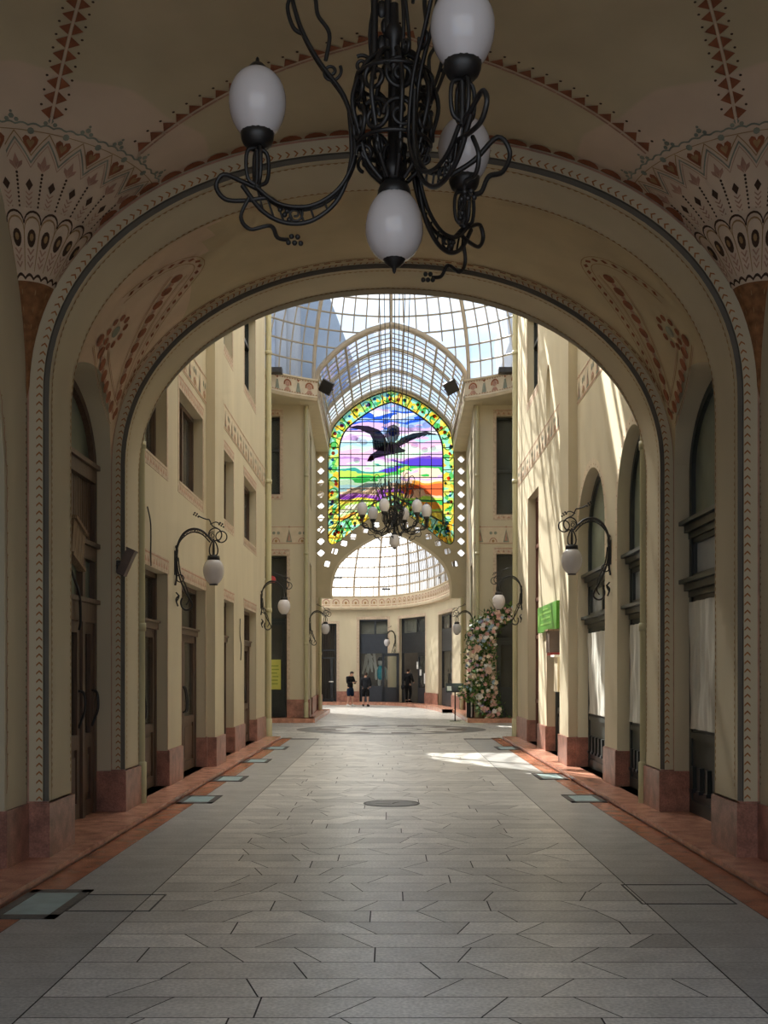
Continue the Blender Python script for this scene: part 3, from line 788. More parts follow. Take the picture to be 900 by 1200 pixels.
for i, r in enumerate(LO): door(FLw, r, .2, 'wood', '%s brown shop door along the left arcade wall' % ords[i], trans=2.3)
for i, r in enumerate(LU): window(FLw, r, .2, 'wood', '%s square window of the middle row, left wall' % ords[i], 2)
for i, r in enumerate(LT): window(FLw, r, .2, 'black', '%s window of the top row, left wall' % ords[i], 2, (r[2]+1.3,))
window(FRw, RU, .2, 'black', 'upper window near the far end of the right wall', 2, (9.1,))
window(FRw, RD, .22, 'redwood', 'tall red-brown framed window of the right wall', 2, (1.0, 2.45, 3.3, 4.5), sill=False)
door(FRw, RC, .22, 'black', 'dark shop door under the green sign', trans=2.0)

def arched_window(F, u0, u1, zs, rise, dep, mat, label, ledges=(2.35, 3.05), base=.85, fanm='fan_glass', midm='pale_pane', lowm='plate_glass', sheet=True, blocks=True, group=None):
    NWIN[0] += 1
    root = empty('window_%d' % NWIN[0], F((u0+u1)/2, STEP, -dep), label, 'window', kind='structure')
    inv = Matrix.Translation(-root.location); G = lambda u, v, w: inv @ F(u, v, w-dep)
    lo, li = earch(u0, u1, STEP, zs, rise, 24), earch(u0+.09, u1-.09, STEP, zs, rise-.09, 24)
    mb = MB(); mb.grid([[G(p[0], p[1], w) for p in L] for L, w in ((lo, -.05), (lo, .05), (li, .05), (li, -.05))], mat, False); mb.build('frame', root)
    c = (u0+u1)/2; l0, l1 = ledges
    mb = MB(); a, b = u0+.08, u1-.08
    fanp = [p for p in li if p[1] > l1]; mb.face([G(li[0][0], l1, 0)] + [G(p[0], p[1], 0) for p in fanp] + [G(li[-1][0], l1, 0)], fanm); mb.build('fanlight', root)
    for z in ledges:       # moulded ledges
        mb = MB(); mb.box(G, u0-.02, u1+.02, z-.05, z+.03, -.04, .11, mat); mb.box(G, u0-.05, u1+.05, z+.03, z+.075, -.04, .17, mat); mb.box(G, u0, u1, z-.12, z-.05, -.04, .06, mat); mb.build('ledge', root)
    for z0, z1, nm in ((l0+.08, l1-.12, midm), (base, l0-.12, lowm)):
        mb = MB()
        for p, q, r, s in ((a, a+.07, z0, z1), (b-.07, b, z0, z1), (c-.05, c+.05, z0, z1), (a, b, z0, z0+.06), (a, b, z1-.06, z1)): mb.box(G, p, q, r, s, -.035, .035, mat)
        s_ = mb.build('sash', root)
        mb = MB()
        for p, q in ((a+.07, c-.05), (c+.05, b-.07)): mb.box(G, p, q, z0+.05, z1-.05, -.01, -.003, nm)
        mb.build('pane', s_)
    mb = MB(); mb.box(G, a-.02, b+.02, STEP, base+.02, -.04, .03, mat); mb.box(G, a-.02, b+.02, base-.04, base+.03, .03, .06, mat); mb.box(G, a-.02, b+.02, STEP, STEP+.14, .03, .05, mat); pn = mb.build('lower_panel', root)
    if blocks:
        n = 8
        for i in range(n):
            u = a+.12+(b-a-.24)*i/(n-1); mb = MB()
            mb.box(G, u-.045, u+.045, .34, .60, .03, .075, mat); mb.box(G, u-.055, u+.055, .31, .35, .03, .09, 'slate'); mb.build('baluster_block', pn)
    return root
def sheet(F, u0, u1, v0, v1, w, label, seed, group):
    rnd = random.Random(seed); ph = [rnd.uniform(0, 6) for _ in range(6)]
    mb = MB(); rows = []
    for v in lin(v0, v1, 34):
        rows.append([F(u, v, w+.012*sin(u*17+ph[0]+1.4*sin(v*3+ph[1]))+.008*sin(u*41+ph[2]+2*sin(v*2.1+ph[3]))+.006*sin(v*9+u*6+ph[4])) for u in lin(u0, u1, 70)])
    mb.grid(rows, 'sheet', True); mb.grid([[p+(F(0,0,-.006)-F(0,0,0)) for p in r] for r in rows], 'sheet', True)
    tag(mb.build('window_sheet', recalc=False), label, 'sheet', group)
FRb, FLb = FR(3.42), FL(3.42)
arched_window(FRb, 10.62, 13.09, 3.9, .87, .0, 'black', 'dark green arched window between the two arches, right side', ledges=(2.62, 3.28), base=.95)
sheet(FRb, 10.72, 12.98, 1.02, 2.44, .062, 'wrinkled white sheet on the arched window between the two arches', 3, 'white sheets on the right windows')
arched_window(FRw, RA[0], RA[1], 3.9, .96, .22, 'black', 'nearer of the two dark arched windows past the far arch', ledges=(2.5, 3.2), base=.9)
sheet(FRw, RA[0]+.1, RA[1]-.1, .97, 2.30, -.158, 'wrinkled white sheet on the nearer arched window past the arch', 4, 'white sheets on the right windows')
arched_window(FRw, RB[0], RB[1], 3.9, .94, .22, 'black', 'dark arched window behind the right wall lantern', ledges=(2.5, 3.2), base=.9)
sheet(FRw, RB[0]+.1, RB[1]-.1, .97, 2.30, -.158, 'wrinkled white sheet on the arched window behind the lantern', 5, 'white sheets on the right windows')
def left_bay_door():
    NDOOR[0] += 1; F = FLb; u0, u1 = 10.62, 13.09
    root = empty('door_%d' % NDOOR[0], F(11.85, STEP, 0), 'tall brown arched wooden door between the two arches, left side', 'door', kind='structure')
    inv = Matrix.Translation(-root.location); G = lambda u, v, w: inv @ F(u, v, w)
    lo, li = earch(u0, u1, STEP, 3.9, .87, 24), earch(u0+.1, u1-.1, STEP, 3.9, .78, 24)
    mb = MB(); mb.grid([[G(p[0], p[1], w) for p in L] for L, w in ((lo, -.05), (lo, .06), (li, .06), (li, -.05))], 'wood', False); mb.build('frame', root)
    mb = MB(); mb.face([G(u0+.1, 3.95, 0)] + [G(p[0], p[1], 0) for p in li if p[1] > 3.95] + [G(u1-.1, 3.95, 0)], 'fan_glass'); mb.build('fanlight', root)
    for z, h in ((3.86, .09), (2.98, .09), (2.32, .12)):
        mb = MB(); mb.box(G, u0+.08, u1-.08, z-h, z+h, -.05, .08, 'wood'); mb.box(G, u0+.08, u1-.08, z+h-.03, z+h+.02, .08, .12, 'wood'); mb.build('transom', root)
    mb = MB()
    n = 26
    mb.box(G, u0+.09, u1-.09, 3.05, 3.8, -.03, -.01, 'wood')
    for i in range(n):
        u = u0+.1+(u1-u0-.2)*i/n; mb.box(G, u+.012, u+.078, 3.07, 3.78, -.01, .015, 'wood')
    mb.build('slat_panel', root)
    mb = MB(); mb.box(G, u0+.1, u1-.1, 2.42, 2.9, -.01, 0, 'fan_glass'); mb.build('toplight', root)
    for u in (11.2, 12.5): mb = MB(); mb.box(G, u-.05, u+.05, STEP, 2.9, -.05, .07, 'wood'); mb.build('post', root)
    for a, b in ((10.72, 11.14), (11.26, 11.85), (11.87, 12.44), (12.56, 12.99)):
        mb = MB(); s = .1
        for p, q, c, d in ((a, a+s, .08, 2.2), (b-s, b, .08, 2.2), (a+s, b-s, 2.08, 2.2), (a+s, b-s, .08, .24), (a+s, b-s, .82, .98)): mb.box(G, p, q, c, d, -.03, .04, 'wood')
        mb.box(G, a+s, b-s, .24, .82, -.02, .01, 'wood'); mb.box(G, a+s+.04, b-s-.04, .32, .74, .01, .03, 'wood')
        lf = mb.build('leaf', root)
        mb = MB(); mb.box(G, a+s, b-s, .98, 2.08, -.008, 0, 'plate_glass'); mb.build('pane', lf)
        mb = MB(); hx = b-.05; mb.tube(smoothpts([G(hx, 1.45, .04), G(hx, 1.42, .1), G(hx, 1.25, .11), G(hx, 1.1, .06), G(hx, 1.05, .04)]), .016, 'iron'); mb.build('handle', lf)
left_bay_door()

# ------------------------------------------------------------------ arcade roof
def arcade_roof():
    mb = MB(); y = 14.2
    root = empty('ceiling_roof', (CX, 21, 12.5), 'glazed roof over the straight arcade', 'roof', kind='structure')
    O = V((CX, 21, 12.5)); L = lambda x, y, z: V((x, y-21, z-12.5))
    n = 0
    while y < 28.3:
        mb = MB()
        for sg in (-1, 1):
            a, b = (0, 14.0), (sg*3.3, 12.5)
            p = lambda u, v, w: L(a[0]+(b[0]-a[0])*u, y+w, a[1]+(b[1]-a[1])*u+v)
            mb.box(p, 0, 1, -.16, 0, -.03, .03, 'steel')
        mb.build('rafter', root); y += .85; n += 1
    mb = MB()
    for k in range(17):
        y0, y1 = 13.9+.86*k, 13.9+.86*k+.86
        for sg in (-1, 1):
            for j, (u0, u1) in enumerate(((0, .5), (.5, 1))):
                clear = sg < 0 and k == 11 and j == 0
                q = [L(sg*3.3*u, yy, 14.02-1.5*u) for u, yy in ((u0, y0), (u1, y0), (u1, y1), (u0, y1))]
                mb.face(q, 'clear_glass' if clear else 'milk_glass')
    mb.build('glazing', root, recalc=False)
    mb = MB(); mb.box(lambda u, v, w: L(u, w, v), -.05, .05, 13.9, 14.06, 13.9, 28.5, 'steel'); mb.build('ridge', root)
    mb = MB(); mb.face([L(-3.4, 28.5, 12.5), L(3.4, 28.5, 12.5), L(0, 28.5, 14.05)], 'roof_glass'); mb.build('end_glazing', root)
arcade_roof()
# ------------------------------------------------------------------ rotunda
DC = 33.4; RZ0, RZ1 = 10.56, 11.26; DF = 38.4; RR = 5.05
def rotunda_walls():
    F = FF(DF)
    for sg, nm in ((-1, 'left'), (1, 'right')):
        mb = MB()
        if sg < 0: up, lo = (-5.0, -3.7, 7.57, 10.2), (-5.0, -3.47, .15, 5.55)
        else: up, lo = (3.5, 5.0, 6.9, 10.2), (3.5, 5.0, .15, 5.6)
        us = (-5.35, -2.75) if sg < 0 else (2.75, 5.35)
        gridwall(mb, F, us, 0, RZ1, [up, lo], .3, 'plaster')
        border(mb, F, up, .17, o=.012); border(mb, F, lo, .17, o=.012, bottom=False)
        frieze(mb, F, us[0], us[1]-.0, 5.93, 6.52, o=.012, step=.40)
        for a, b in ((us[0], lo[0]), (lo[1], us[1])): mb.box(F, a, b, .13, .75, -.02, .05, 'plinth')
        Bx = lambda u, v, w: V((CX+sg*u, w, v))
        mb.box(Bx, 5.3, 5.5, 0, RZ1, 28.4, 38.6, 'plaster'); mb.box(Bx, 3.2, 5.4, 0, RZ1+1.2, 28.45, 28.6, 'plaster')
        tag(mb.build('wall_rotunda_%s' % nm), '%s wall of the rotunda beside the glazed gable passage' % nm, 'wall', kind='structure')
        if sg < 0:
            window(F, up, .3, 'black', 'dark upper window of the left rotunda wall', 2, (9.1,), sill=True)
            door(F, lo, .3, 'black', 'tall dark shopfront of the left rotunda wall', trans=3.4, leaves=1, panel=.85)
        else:
            window(F, up, .3, 'black', 'tall dark upper window of the right rotunda wall', 2, (8.4,), sill=True)
            door(F, lo, .3, 'black', 'tall dark shopfront of the right rotunda wall behind the flowers', trans=2.75, leaves=1, panel=.95)
        # splayed wall of the passage to the gable
        mb = MB(); G = lambda u, v, w: V((CX+sg*(2.75+.28*(u-DF)/8.1-w), u, v))
        gridwall(mb, G, (DF, 46.6), 0, RZ1, [(39.4, 41.3, .15, 5.44), (39.4, 41.3, 7.4, 10.0)], .3, 'plaster')
        mb.box(G, DF, 39.4, .13, .75, -.02, .04, 'plinth'); mb.box(G, 41.3, 46.5, .13, .75, -.02, .04, 'plinth')
        tag(mb.build('wall_passage_%s' % nm), '%s side wall of the passage under the glazed gable' % nm, 'wall', kind='structure')
        window(G, (39.4, 41.3, .15, 5.44), .28, 'black', 'tall narrow lower window in the %s gable passage' % nm, 2, (1.0, 3.4), sill=False)
        window(G, (39.4, 41.3, 7.4, 10.), .28, 'black', 'narrow upper window in the %s gable passage' % nm, 2, (8.6,), sill=False)
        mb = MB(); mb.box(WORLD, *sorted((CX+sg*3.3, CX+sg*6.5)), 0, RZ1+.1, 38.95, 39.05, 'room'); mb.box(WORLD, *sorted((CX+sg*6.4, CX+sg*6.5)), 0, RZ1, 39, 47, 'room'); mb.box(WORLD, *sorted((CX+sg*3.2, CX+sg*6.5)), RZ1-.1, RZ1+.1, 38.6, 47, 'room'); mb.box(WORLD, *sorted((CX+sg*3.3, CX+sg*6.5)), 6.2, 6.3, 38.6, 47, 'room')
        tag(mb.build('wall_rotunda_rooms_%s' % nm), 'inner rooms behind the %s rotunda wall' % nm, 'wall', kind='structure')
rotunda_walls()
def head_motif(mb, f, u, v, k):
    mb.decal(f, disc(u, v+.02*k, .085*k, 10), 'rose'); mb.decal(f, stripe([(u+.125*k*cos(t), v+.02*k+.125*k*sin(t)) for t in lin(-.3, pi+.3, 10)], .05*k), 'rust')
    mb.decal(f, [[(u-.13*k, v-.19*k), (u+.13*k, v-.19*k), (u+.05*k, v-.08*k), (u-.05*k, v-.08*k)]], 'rose')
def tree_motif(mb, f, u, v, k):
    mb.decal(f, [[(u-.085*k, v-.19*k), (u+.085*k, v-.19*k), (u+.03*k, v+.1*k), (u-.03*k, v+.1*k)]], 'sage'); mb.decal(f, [[(u-.06*k, v+.2*k), (u+.06*k, v+.2*k), (u, v+.13*k)]], 'rust')
def cornice():
    mb = MB(); P = lambda t, r, z: V((CX+r*sin(t), DC+r*cos(t), z))
    ta = math.asin(2.42/RR); N = 72
    tb = math.asin(3.3/RR); SEG = [lin(ta, pi-tb, N//2), lin(pi+tb, 2*pi-ta, N//2)]
    prof = [(RR+.02, RZ0), (RR-.0, RZ0+.02), (RR-.05, RZ0+.1), (RR+.0, RZ0+.14), (RR, RZ1-.07), (RR-.05, RZ1-.05), (RR-.05, RZ1), (RR+.3, RZ1)]
    for A in SEG: mb.grid([[P(t, r, z) for t in A] for r, z in prof], 'frieze', False)
    def sq(t):
        s, c = sin(t), cos(t); k = min(5.4/abs(s) if abs(s) > 1e-6 else 99, (5.12 if c > 0 else 4.9)/abs(c) if abs(c) > 1e-6 else 99)
        return max(k, RR+.02)
    for A in SEG:
        for z in (RZ0, RZ1+.01): mb.grid([[P(t, RR, z) for t in A], [P(t, sq(t), z) for t in A]], 'plaster', False)
    f = lambda a, b: P(a/RR, RR-.012, b)
    for i in range(48):
        for s in (1, -1):
            u = s*(ta*RR + .3 + .42*i)
            if abs(u) > 12.: continue
            (head_motif if i % 2 == 0 else tree_motif)(mb, f, u, RZ0+.39, 1.05)
    for v in (RZ0+.165, RZ1-.11):
        for i in range(150):
            for s in (1, -1):
                u = s*(ta*RR+.05+.1*i); mb.decal(f, [[(u-.035, v), (u+.035, v), (u, v+.035)]], 'rust') if abs(u) < 12. else None
    for sg in (-1, 1):   # return along the gable passage
        G = lambda u, v, w: V((CX+sg*(2.42+.1*(u-DF)/8.1-w), u, v))
        u0 = DC+RR*cos(ta)
        mb.grid([[G(u, z, w) for u in (u0, 46.5)] for z, w in ((RZ0-.006, -.6), (RZ0-.006, 0), (RZ0+.1, .03), (RZ0+.14, 0), (RZ1-.06, 0), (RZ1-.04, .04), (RZ1, .04), (RZ1+.0, -.6))], 'plaster_pale', False)
        f2 = lambda a, b: G(a, b, .01)
        for i in range(18): (head_motif if i % 2 == 0 else tree_motif)(mb, f2, u0+.4+.43*i, RZ0+.39, 1.)
    tag(mb.build('trim_11', recalc=False), 'painted cornice frieze under the glass dome', 'cornice', kind='structure')
cornice()
# pointed profile of the glazed gable vault, half from springing to apex
GP = smoothpts([(-2.46, 11.2), (-2.40, 11.6), (-2.02, 12.06), (-1.46, 12.54), (-.75, 12.93), (0, 13.14)], 5)
GP = [(p.x, p.y) for p in GP]; GPF = GP + [(-x, z) for x, z in GP[::-1][1:]]
def gp_half(z):
    for (x0, z0), (x1, z1) in zip(GP, GP[1:]):
        if z0 <= z <= z1: return abs(x0+(x1-x0)*(z-z0)/(z1-z0))
    return 2.46 if z < 11.3 else 0
def dome():
    root = empty('ceiling_dome', (CX, DC, RZ1), 'round glass dome over the rotunda', 'dome', kind='structure')
    R = 5.12; NL = 14
    P = lambda t, e, o=0: V(((R+o)*sin(t)*cos(e), (R+o)*cos(t)*cos(e), (R+o)*sin(e)*1.06))
    E = lin(0, radians(82), NL+1); NT = 72
    T = [2*pi*i/NT for i in range(NT)]
    ins = lambda p: p.y > 0 and abs(p.x) < gp_half(p.z+RZ1)-.02 and p.z+RZ1 < 13.1
    mb = MB()
    for a in range(NL):
        for i in range(NT):
            q = [P(T[i], E[a]), P(T[(i+1) % NT], E[a]), P(T[(i+1) % NT], E[a+1]), P(T[i], E[a+1])]
            if ins(sum(q, V())/4): continue
            mb.face(q, 'roof_glass')
    mb.build('glazing', root, recalc=False)
    for k in range(12):
        pts = [P(2*pi*k/12, e) for e in lin(0, radians(84), 26)]; pts = [p for p in pts if not ins(p)]
        mb = MB()
        for o, r in ((-.07, .065), (.03, .05)): mb.tube([p*(1+o/R) for p in pts], r, 'steel', 4)
        mb.build('rib', root)
    for a in range(0, NL+1):
        run = []; mb = MB()
        for i in range(NT+1):
            p = P(T[i % NT], E[a], -.02)
            if ins(p):
                if len(run) > 1: mb.tube(run, .034, 'gasket', 4)
                run = []
            else: run.append(p)
        if len(run) > 1: mb.tube(run, .034 if a else .06, 'gasket' if a else 'steel', 4)
        mb.build('ring', root)
    mb = MB()
    for i in range(NT):
        if i % 6 == 0: continue
        pts = [p for p in (P(T[i], e, -.02) for e in lin(0, radians(74), 22)) if not ins(p)]
        mb.tube(pts, .03, 'gasket', 4)
    mb.build('glazing_bar', root)
    mb = MB(); mb.lathe([(.75, R*1.05), (.75, R*1.05-.2), (.6, R*1.05-.2)], 'steel'); mb.build('crown_ring', root)
dome()
def gable_vault():
    D0_, D1_ = 38.0, 46.5
    root = empty('ceiling_gable', (CX, 42, 11.2), 'pointed glazed vault in front of the stained glass', 'vault', kind='structure')
    L = lambda x, y, z: V((x, y-42, z-11.2))
    rows = [[L(x, y, z) for x, z in GPF] for y in lin(D0_, D1_, 9)]
    mb = MB(); mb.grid(rows, 'roof_glass', False); mb.build('glazing', root, recalc=False)
    for y, r, o in ((38.05, .11, 0), (40.8, .055, -.03), (43.6, .055, -.03), (46.35, .09, 0)):
        mb = MB(); mb.tube([L(x, y, z+o) for x, z in GPF], r, 'steel', 4); mb.build('arch_rib', root)
    P = Path(GPF); N = 16
    for i in range(N+1):
        p = P.at(P.len*i/N)[0]; mb = MB(); mb.tube([L(p.x, D0_, p.y-.02), L(p.x, D1_, p.y-.02)], .035 if i % 4 else .05, 'steel', 4); mb.build('purlin', root)
    mb = MB()
    for y in lin(38.4, 46.2, 15): mb.tube([L(x, y, z-.01) for x, z in GPF], .024, 'gasket', 4)
    mb.build('glazing_bar', root)
gable_vault()

# ------------------------------------------------------------------ gable wall and stained glass
DG = 46.5; FG = FF(DG)
gx = lambda px: (px-457.5)*DG/1350-CX
gz = lambda py: 1.65+(788-py)*DG/1350
def mirror(h): return list(h) + [(-x, z) for x, z in list(h)[::-1]]
OUT_T = [(p.x, p.y) for p in smoothpts([(-2.57, 10.2), (-2.52, 10.9), (-2.37, 11.52), (-1.99, 12.0), (-1.43, 12.47), (-.72, 12.86), (0, 13.08)], 5)]
OUT_B = [(p.x, p.y) for p in smoothpts([(0, 8.25), (-.6, 8.02), (-1.3, 7.55), (-1.9, 7.08), (-2.2, 6.87), (-2.42, 6.82), (-2.55, 6.97), (-2.57, 7.3)], 4)]
half = OUT_B + OUT_T
OUTER = half[:-1] + [(0, 13.08)] + [(-x, z) for x, z in half[1:-1][::-1]]
IN_T = [(p.x, p.y) for p in smoothpts([(-2.10, 10.5), (-2.05, 10.98), (-1.8, 11.5), (-1.17, 12.03), (-.55, 12.4), (0, 12.6)], 5)]
half = [(p.x, p.y) for p in smoothpts([(0, 8.85), (-1.0, 8.33), (-2.10, 7.72)], 4)] + IN_T
INNER = half[:-1] + [(0, 12.6)] + [(-x, z) for x, z in half[1:-1][::-1]]
def quatre(x, z, r=.10, rot=0.):
    pts = []
    for i in range(24):
        t = 2*pi*i/24; q = r*(1.14+.15*cos(4*t))
        pts.append((x+q*cos(t+rot), z+q*sin(t+rot)))
    return pts
QP = [(375.8, 537.6+13.75*k, 0) for k in range(9)] + [(383.5, 660.5, .5), (392, 645.5, .5), (403, 636.3, .6), (414, 628.4, .7), (428, 620.5, .75), (441, 614.5, .75)]
Q = [(gx(px), gz(py), rt) for px, py, rt in QP]; Q = Q + [(-x, z, -rt) for x, z, rt in Q]
LOW = [(p.x, p.y) for p in smoothpts([(-2.42, 4.65), (-2.45, 5.1), (-2.33, 5.7), (-1.98, 6.25), (-1.29, 6.78), (-.6, 7.15), (0, 7.38)], 5)]
def gable():
    mb = MB()
    top = [(x*1.03, z+.12) for x, z in OUT_T if z > 10.8]
    outer = [(-3.08, 4.65), (-3.08, 10.7)] + top + [(-x, z) for x, z in top[::-1][1:]] + [(3.08, 10.7), (3.08, 4.65)] + [(-x, z) for x, z in LOW] + LOW[::-1][1:]
    outer = [(-3.08, 4.65), (-3.08, 10.7)] + top + [(-x, z) for x, z in top[::-1][1:]] + [(3.08, 10.7), (3.08, 4.65)] + [(-x, z) for x, z in LOW[:-1]] + [LOW[-1]] + LOW[:-1][::-1]
    qs = [quatre(x, z, .118, rt) for x, z, rt in Q]
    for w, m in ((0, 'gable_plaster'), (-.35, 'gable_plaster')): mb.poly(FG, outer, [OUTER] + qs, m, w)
    mb.reveal(FG, outer, 0, -.35, 'gable_plaster'); mb.reveal(FG, OUTER, 0, -.35, 'gable_plaster')
    for q in qs: mb.reveal(FG, q, 0, -.35, 'gable_plaster')
    lo = [(-x, z) for x, z in LOW[:-1]] + [LOW[-1]] + LOW[:-1][::-1]
    mb.grid([[FG(x, z, .02) for x, z in lo], [FG(x*.965, z-.1, .02) for x, z in lo]], 'plaster_pale', False)
    o = mb.build('wall_gable'); tag(o, 'olive gable wall with quatrefoil holes round the stained glass', 'wall', kind='structure')
    for x, z, rt in Q:
        m2 = MB(); m2.face([FG(a, b, -.2) for a, b in quatre(x, z, .125, rt)], 'roof_glass'); m2.build('quatrefoil_pane', o)
    # pilasters under the gable
    for sg, nm in ((-1, 'left'), (1, 'right')):
        m3 = MB(); Bx = lambda u, v, w: V((CX+sg*u, w, v)); m3.box(Bx, 2.86, 3.4, 0, 4.66, 46.3, 47.4, 'plaster'); m3.box(Bx, 2.82, 3.4, .13, .75, 46.25, 47.4, 'plinth')
        tag(m3.build('wall_gable_pier_%s' % nm), 'slim pier under the %s foot of the gable' % nm, 'wall', kind='structure')
gable()
def stained_mats():
    def base(name, build):
        m, n, out = nt(name); c = build(n)
        t = n.nodes.new('ShaderNodeBsdfTransparent'); tr = n.nodes.new('ShaderNodeBsdfTranslucent'); mx = n.nodes.new('ShaderNodeMixShader'); mx.inputs[0].default_value = .35
        dk = n.nodes.new('ShaderNodeMix'); dk.data_type = 'RGBA'; dk.blend_type = 'MULTIPLY'; dk.inputs[0].default_value = 1; dk.inputs[7].default_value = (.58, .58, .58, 1); n.links.new(c, dk.inputs[6]); c = dk.outputs[2]
        n.links.new(c, t.inputs[0]); n.links.new(c, tr.inputs[0]); n.links.new(t.outputs[0], mx.inputs[1]); n.links.new(tr.outputs[0], mx.inputs[2])
        n.links.new(mx.outputs[0], out.inputs[0]); M[name] = m
    def math_(n, op, a, b):
        x = n.nodes.new('ShaderNodeMath'); x.operation = op
        for i, q in enumerate((a, b)):
            if isinstance(q, (int, float)): x.inputs[i].default_value = q
            else: n.links.new(q, x.inputs[i])
        return x.outputs[0]
    def picture(n):
        t = n.nodes.new('ShaderNodeTexCoord'); sp = n.nodes.new('ShaderNodeSeparateXYZ'); n.links.new(t.outputs['Object'], sp.inputs[0])
        x, z = sp.outputs[0], sp.outputs[2]
        v = math_(n, 'DIVIDE', math_(n, 'SUBTRACT', z, 7.7), 4.9)
        no = noise(n, 1., 2.5, stretch=(.55, .01, 1.6)); n2 = noise(n, 1., 3, stretch=(1.3, .01, 3.2))
        v = math_(n, 'ADD', v, math_(n, 'MULTIPLY', math_(n, 'SUBTRACT', no.outputs['Fac'], .5), .20))
        v = math_(n, 'ADD', v, math_(n, 'MULTIPLY', math_(n, 'SUBTRACT', n2.outputs['Fac'], .5), .10))
        v = math_(n, 'SUBTRACT', v, math_(n, 'MULTIPLY', x, .012))
        G, LM, Y, OR, PU, VI, MI, LI, CY, DB, LB, WH, RD, PE, PK = (.05,.5,.1), (.5,.8,.12), (.95,.75,.1), (.95,.4,.06), (.3,.08,.55), (.10,.06,.62), (.62,.92,.68), (.72,.5,.82), (.45,.78,.88), (.03,.12,.68), (.38,.56,.95), (.93,.95,1.), (.88,.16,.05), (.98,.75,.55), (.9,.55,.75)
        L = [G, LM, OR, (.6,.9,.4), (.9,.92,.7), LM, Y, PU, (.5,.2,.6), PE, CY, MI, G, LM, (.05,.35,.3), MI, LI, (.5,.25,.6), LI, PK, MI, CY, (.7,.9,.95), LI, WH, LI, DB, LB, DB, WH, LI, LB]
        Rr = [G, Y, LM, OR, G, LM, (.98,.6,.4), RD, RD, OR, PE, LI, PE, G, VI, VI, (.2,.08,.5), LI, MI, (.8,.95,.8), PK, LI, CY, WH, LI, LB, DB, LB, WH, DB, LB, (.2,.35,.9)]
        # the colour ramps hold 32 stops
        def band(S): return ramp(n, v, [(i/32, c) for i, c in enumerate(S)], 'CONSTANT').outputs[0]
        a, b = band(L), band(Rr)
        fx = math_(n, 'GREATER_THAN', math_(n, 'ADD', x, math_(n, 'MULTIPLY', math_(n, 'SUBTRACT', no.outputs['Fac'], .5), 4.5)), .1)
        mx = n.nodes.new('ShaderNodeMix'); mx.data_type = 'RGBA'; n.links.new(fx, mx.inputs[0]); n.links.new(a, mx.inputs[6]); n.links.new(b, mx.inputs[7]); return mx.outputs[2]
    def borderc(n):
        vo = n.nodes.new('ShaderNodeTexVoronoi'); vo.inputs['Scale'].default_value = 5.5
        t = n.nodes.new('ShaderNodeTexCoord'); n.links.new(t.outputs['Object'], vo.inputs['Vector'])
        s = n.nodes.new('ShaderNodeSeparateColor'); n.links.new(vo.outputs['Color'], s.inputs[0])
        return ramp(n, s.outputs[0], [(0, (.95,.62,.05)), (.2, (.10,.50,.12)), (.33, (.30,.75,.50)), (.5, (.95,.8,.15)), (.66, (.35,.78,.62)), (.8, (.5,.72,.15)), (.92, (.95,.5,.05))], 'CONSTANT').outputs[0]
    def flat(c): return lambda n: ramp(n, noise(n, 3., 3).outputs['Fac'], [(.3, mul(c, .7)), (.7, mul(c, 1.25))]).outputs[0]
    base('stained_picture', picture); base('stained_border', borderc)
    for k, c in (('st_red', (.8,.06,.03)), ('st_blue', (.05,.2,.8)), ('st_purple', (.35,.08,.4)), ('st_mint', (.4,.85,.8)), ('bird_dark', (.04,.042,.055)), ('bird_mid', (.13,.135,.16)), ('bird_blue', (.08,.16,.5)), ('cloud', (.85,.8,.95)), ('bird_brown', (.3,.1,.05)), ('st_green', (.06,.42,.1))): base(k, flat(c))
stained_mats()
def inside(p, poly):
    c = False; n = len(poly)
    for i in range(n):
        (x0, y0), (x1, y1) = poly[i], poly[(i+1) % n]
        if (y0 > p[1]) != (y1 > p[1]) and p[0] < (x1-x0)*(p[1]-y0)/(y1-y0)+x0: c = not c
    return c
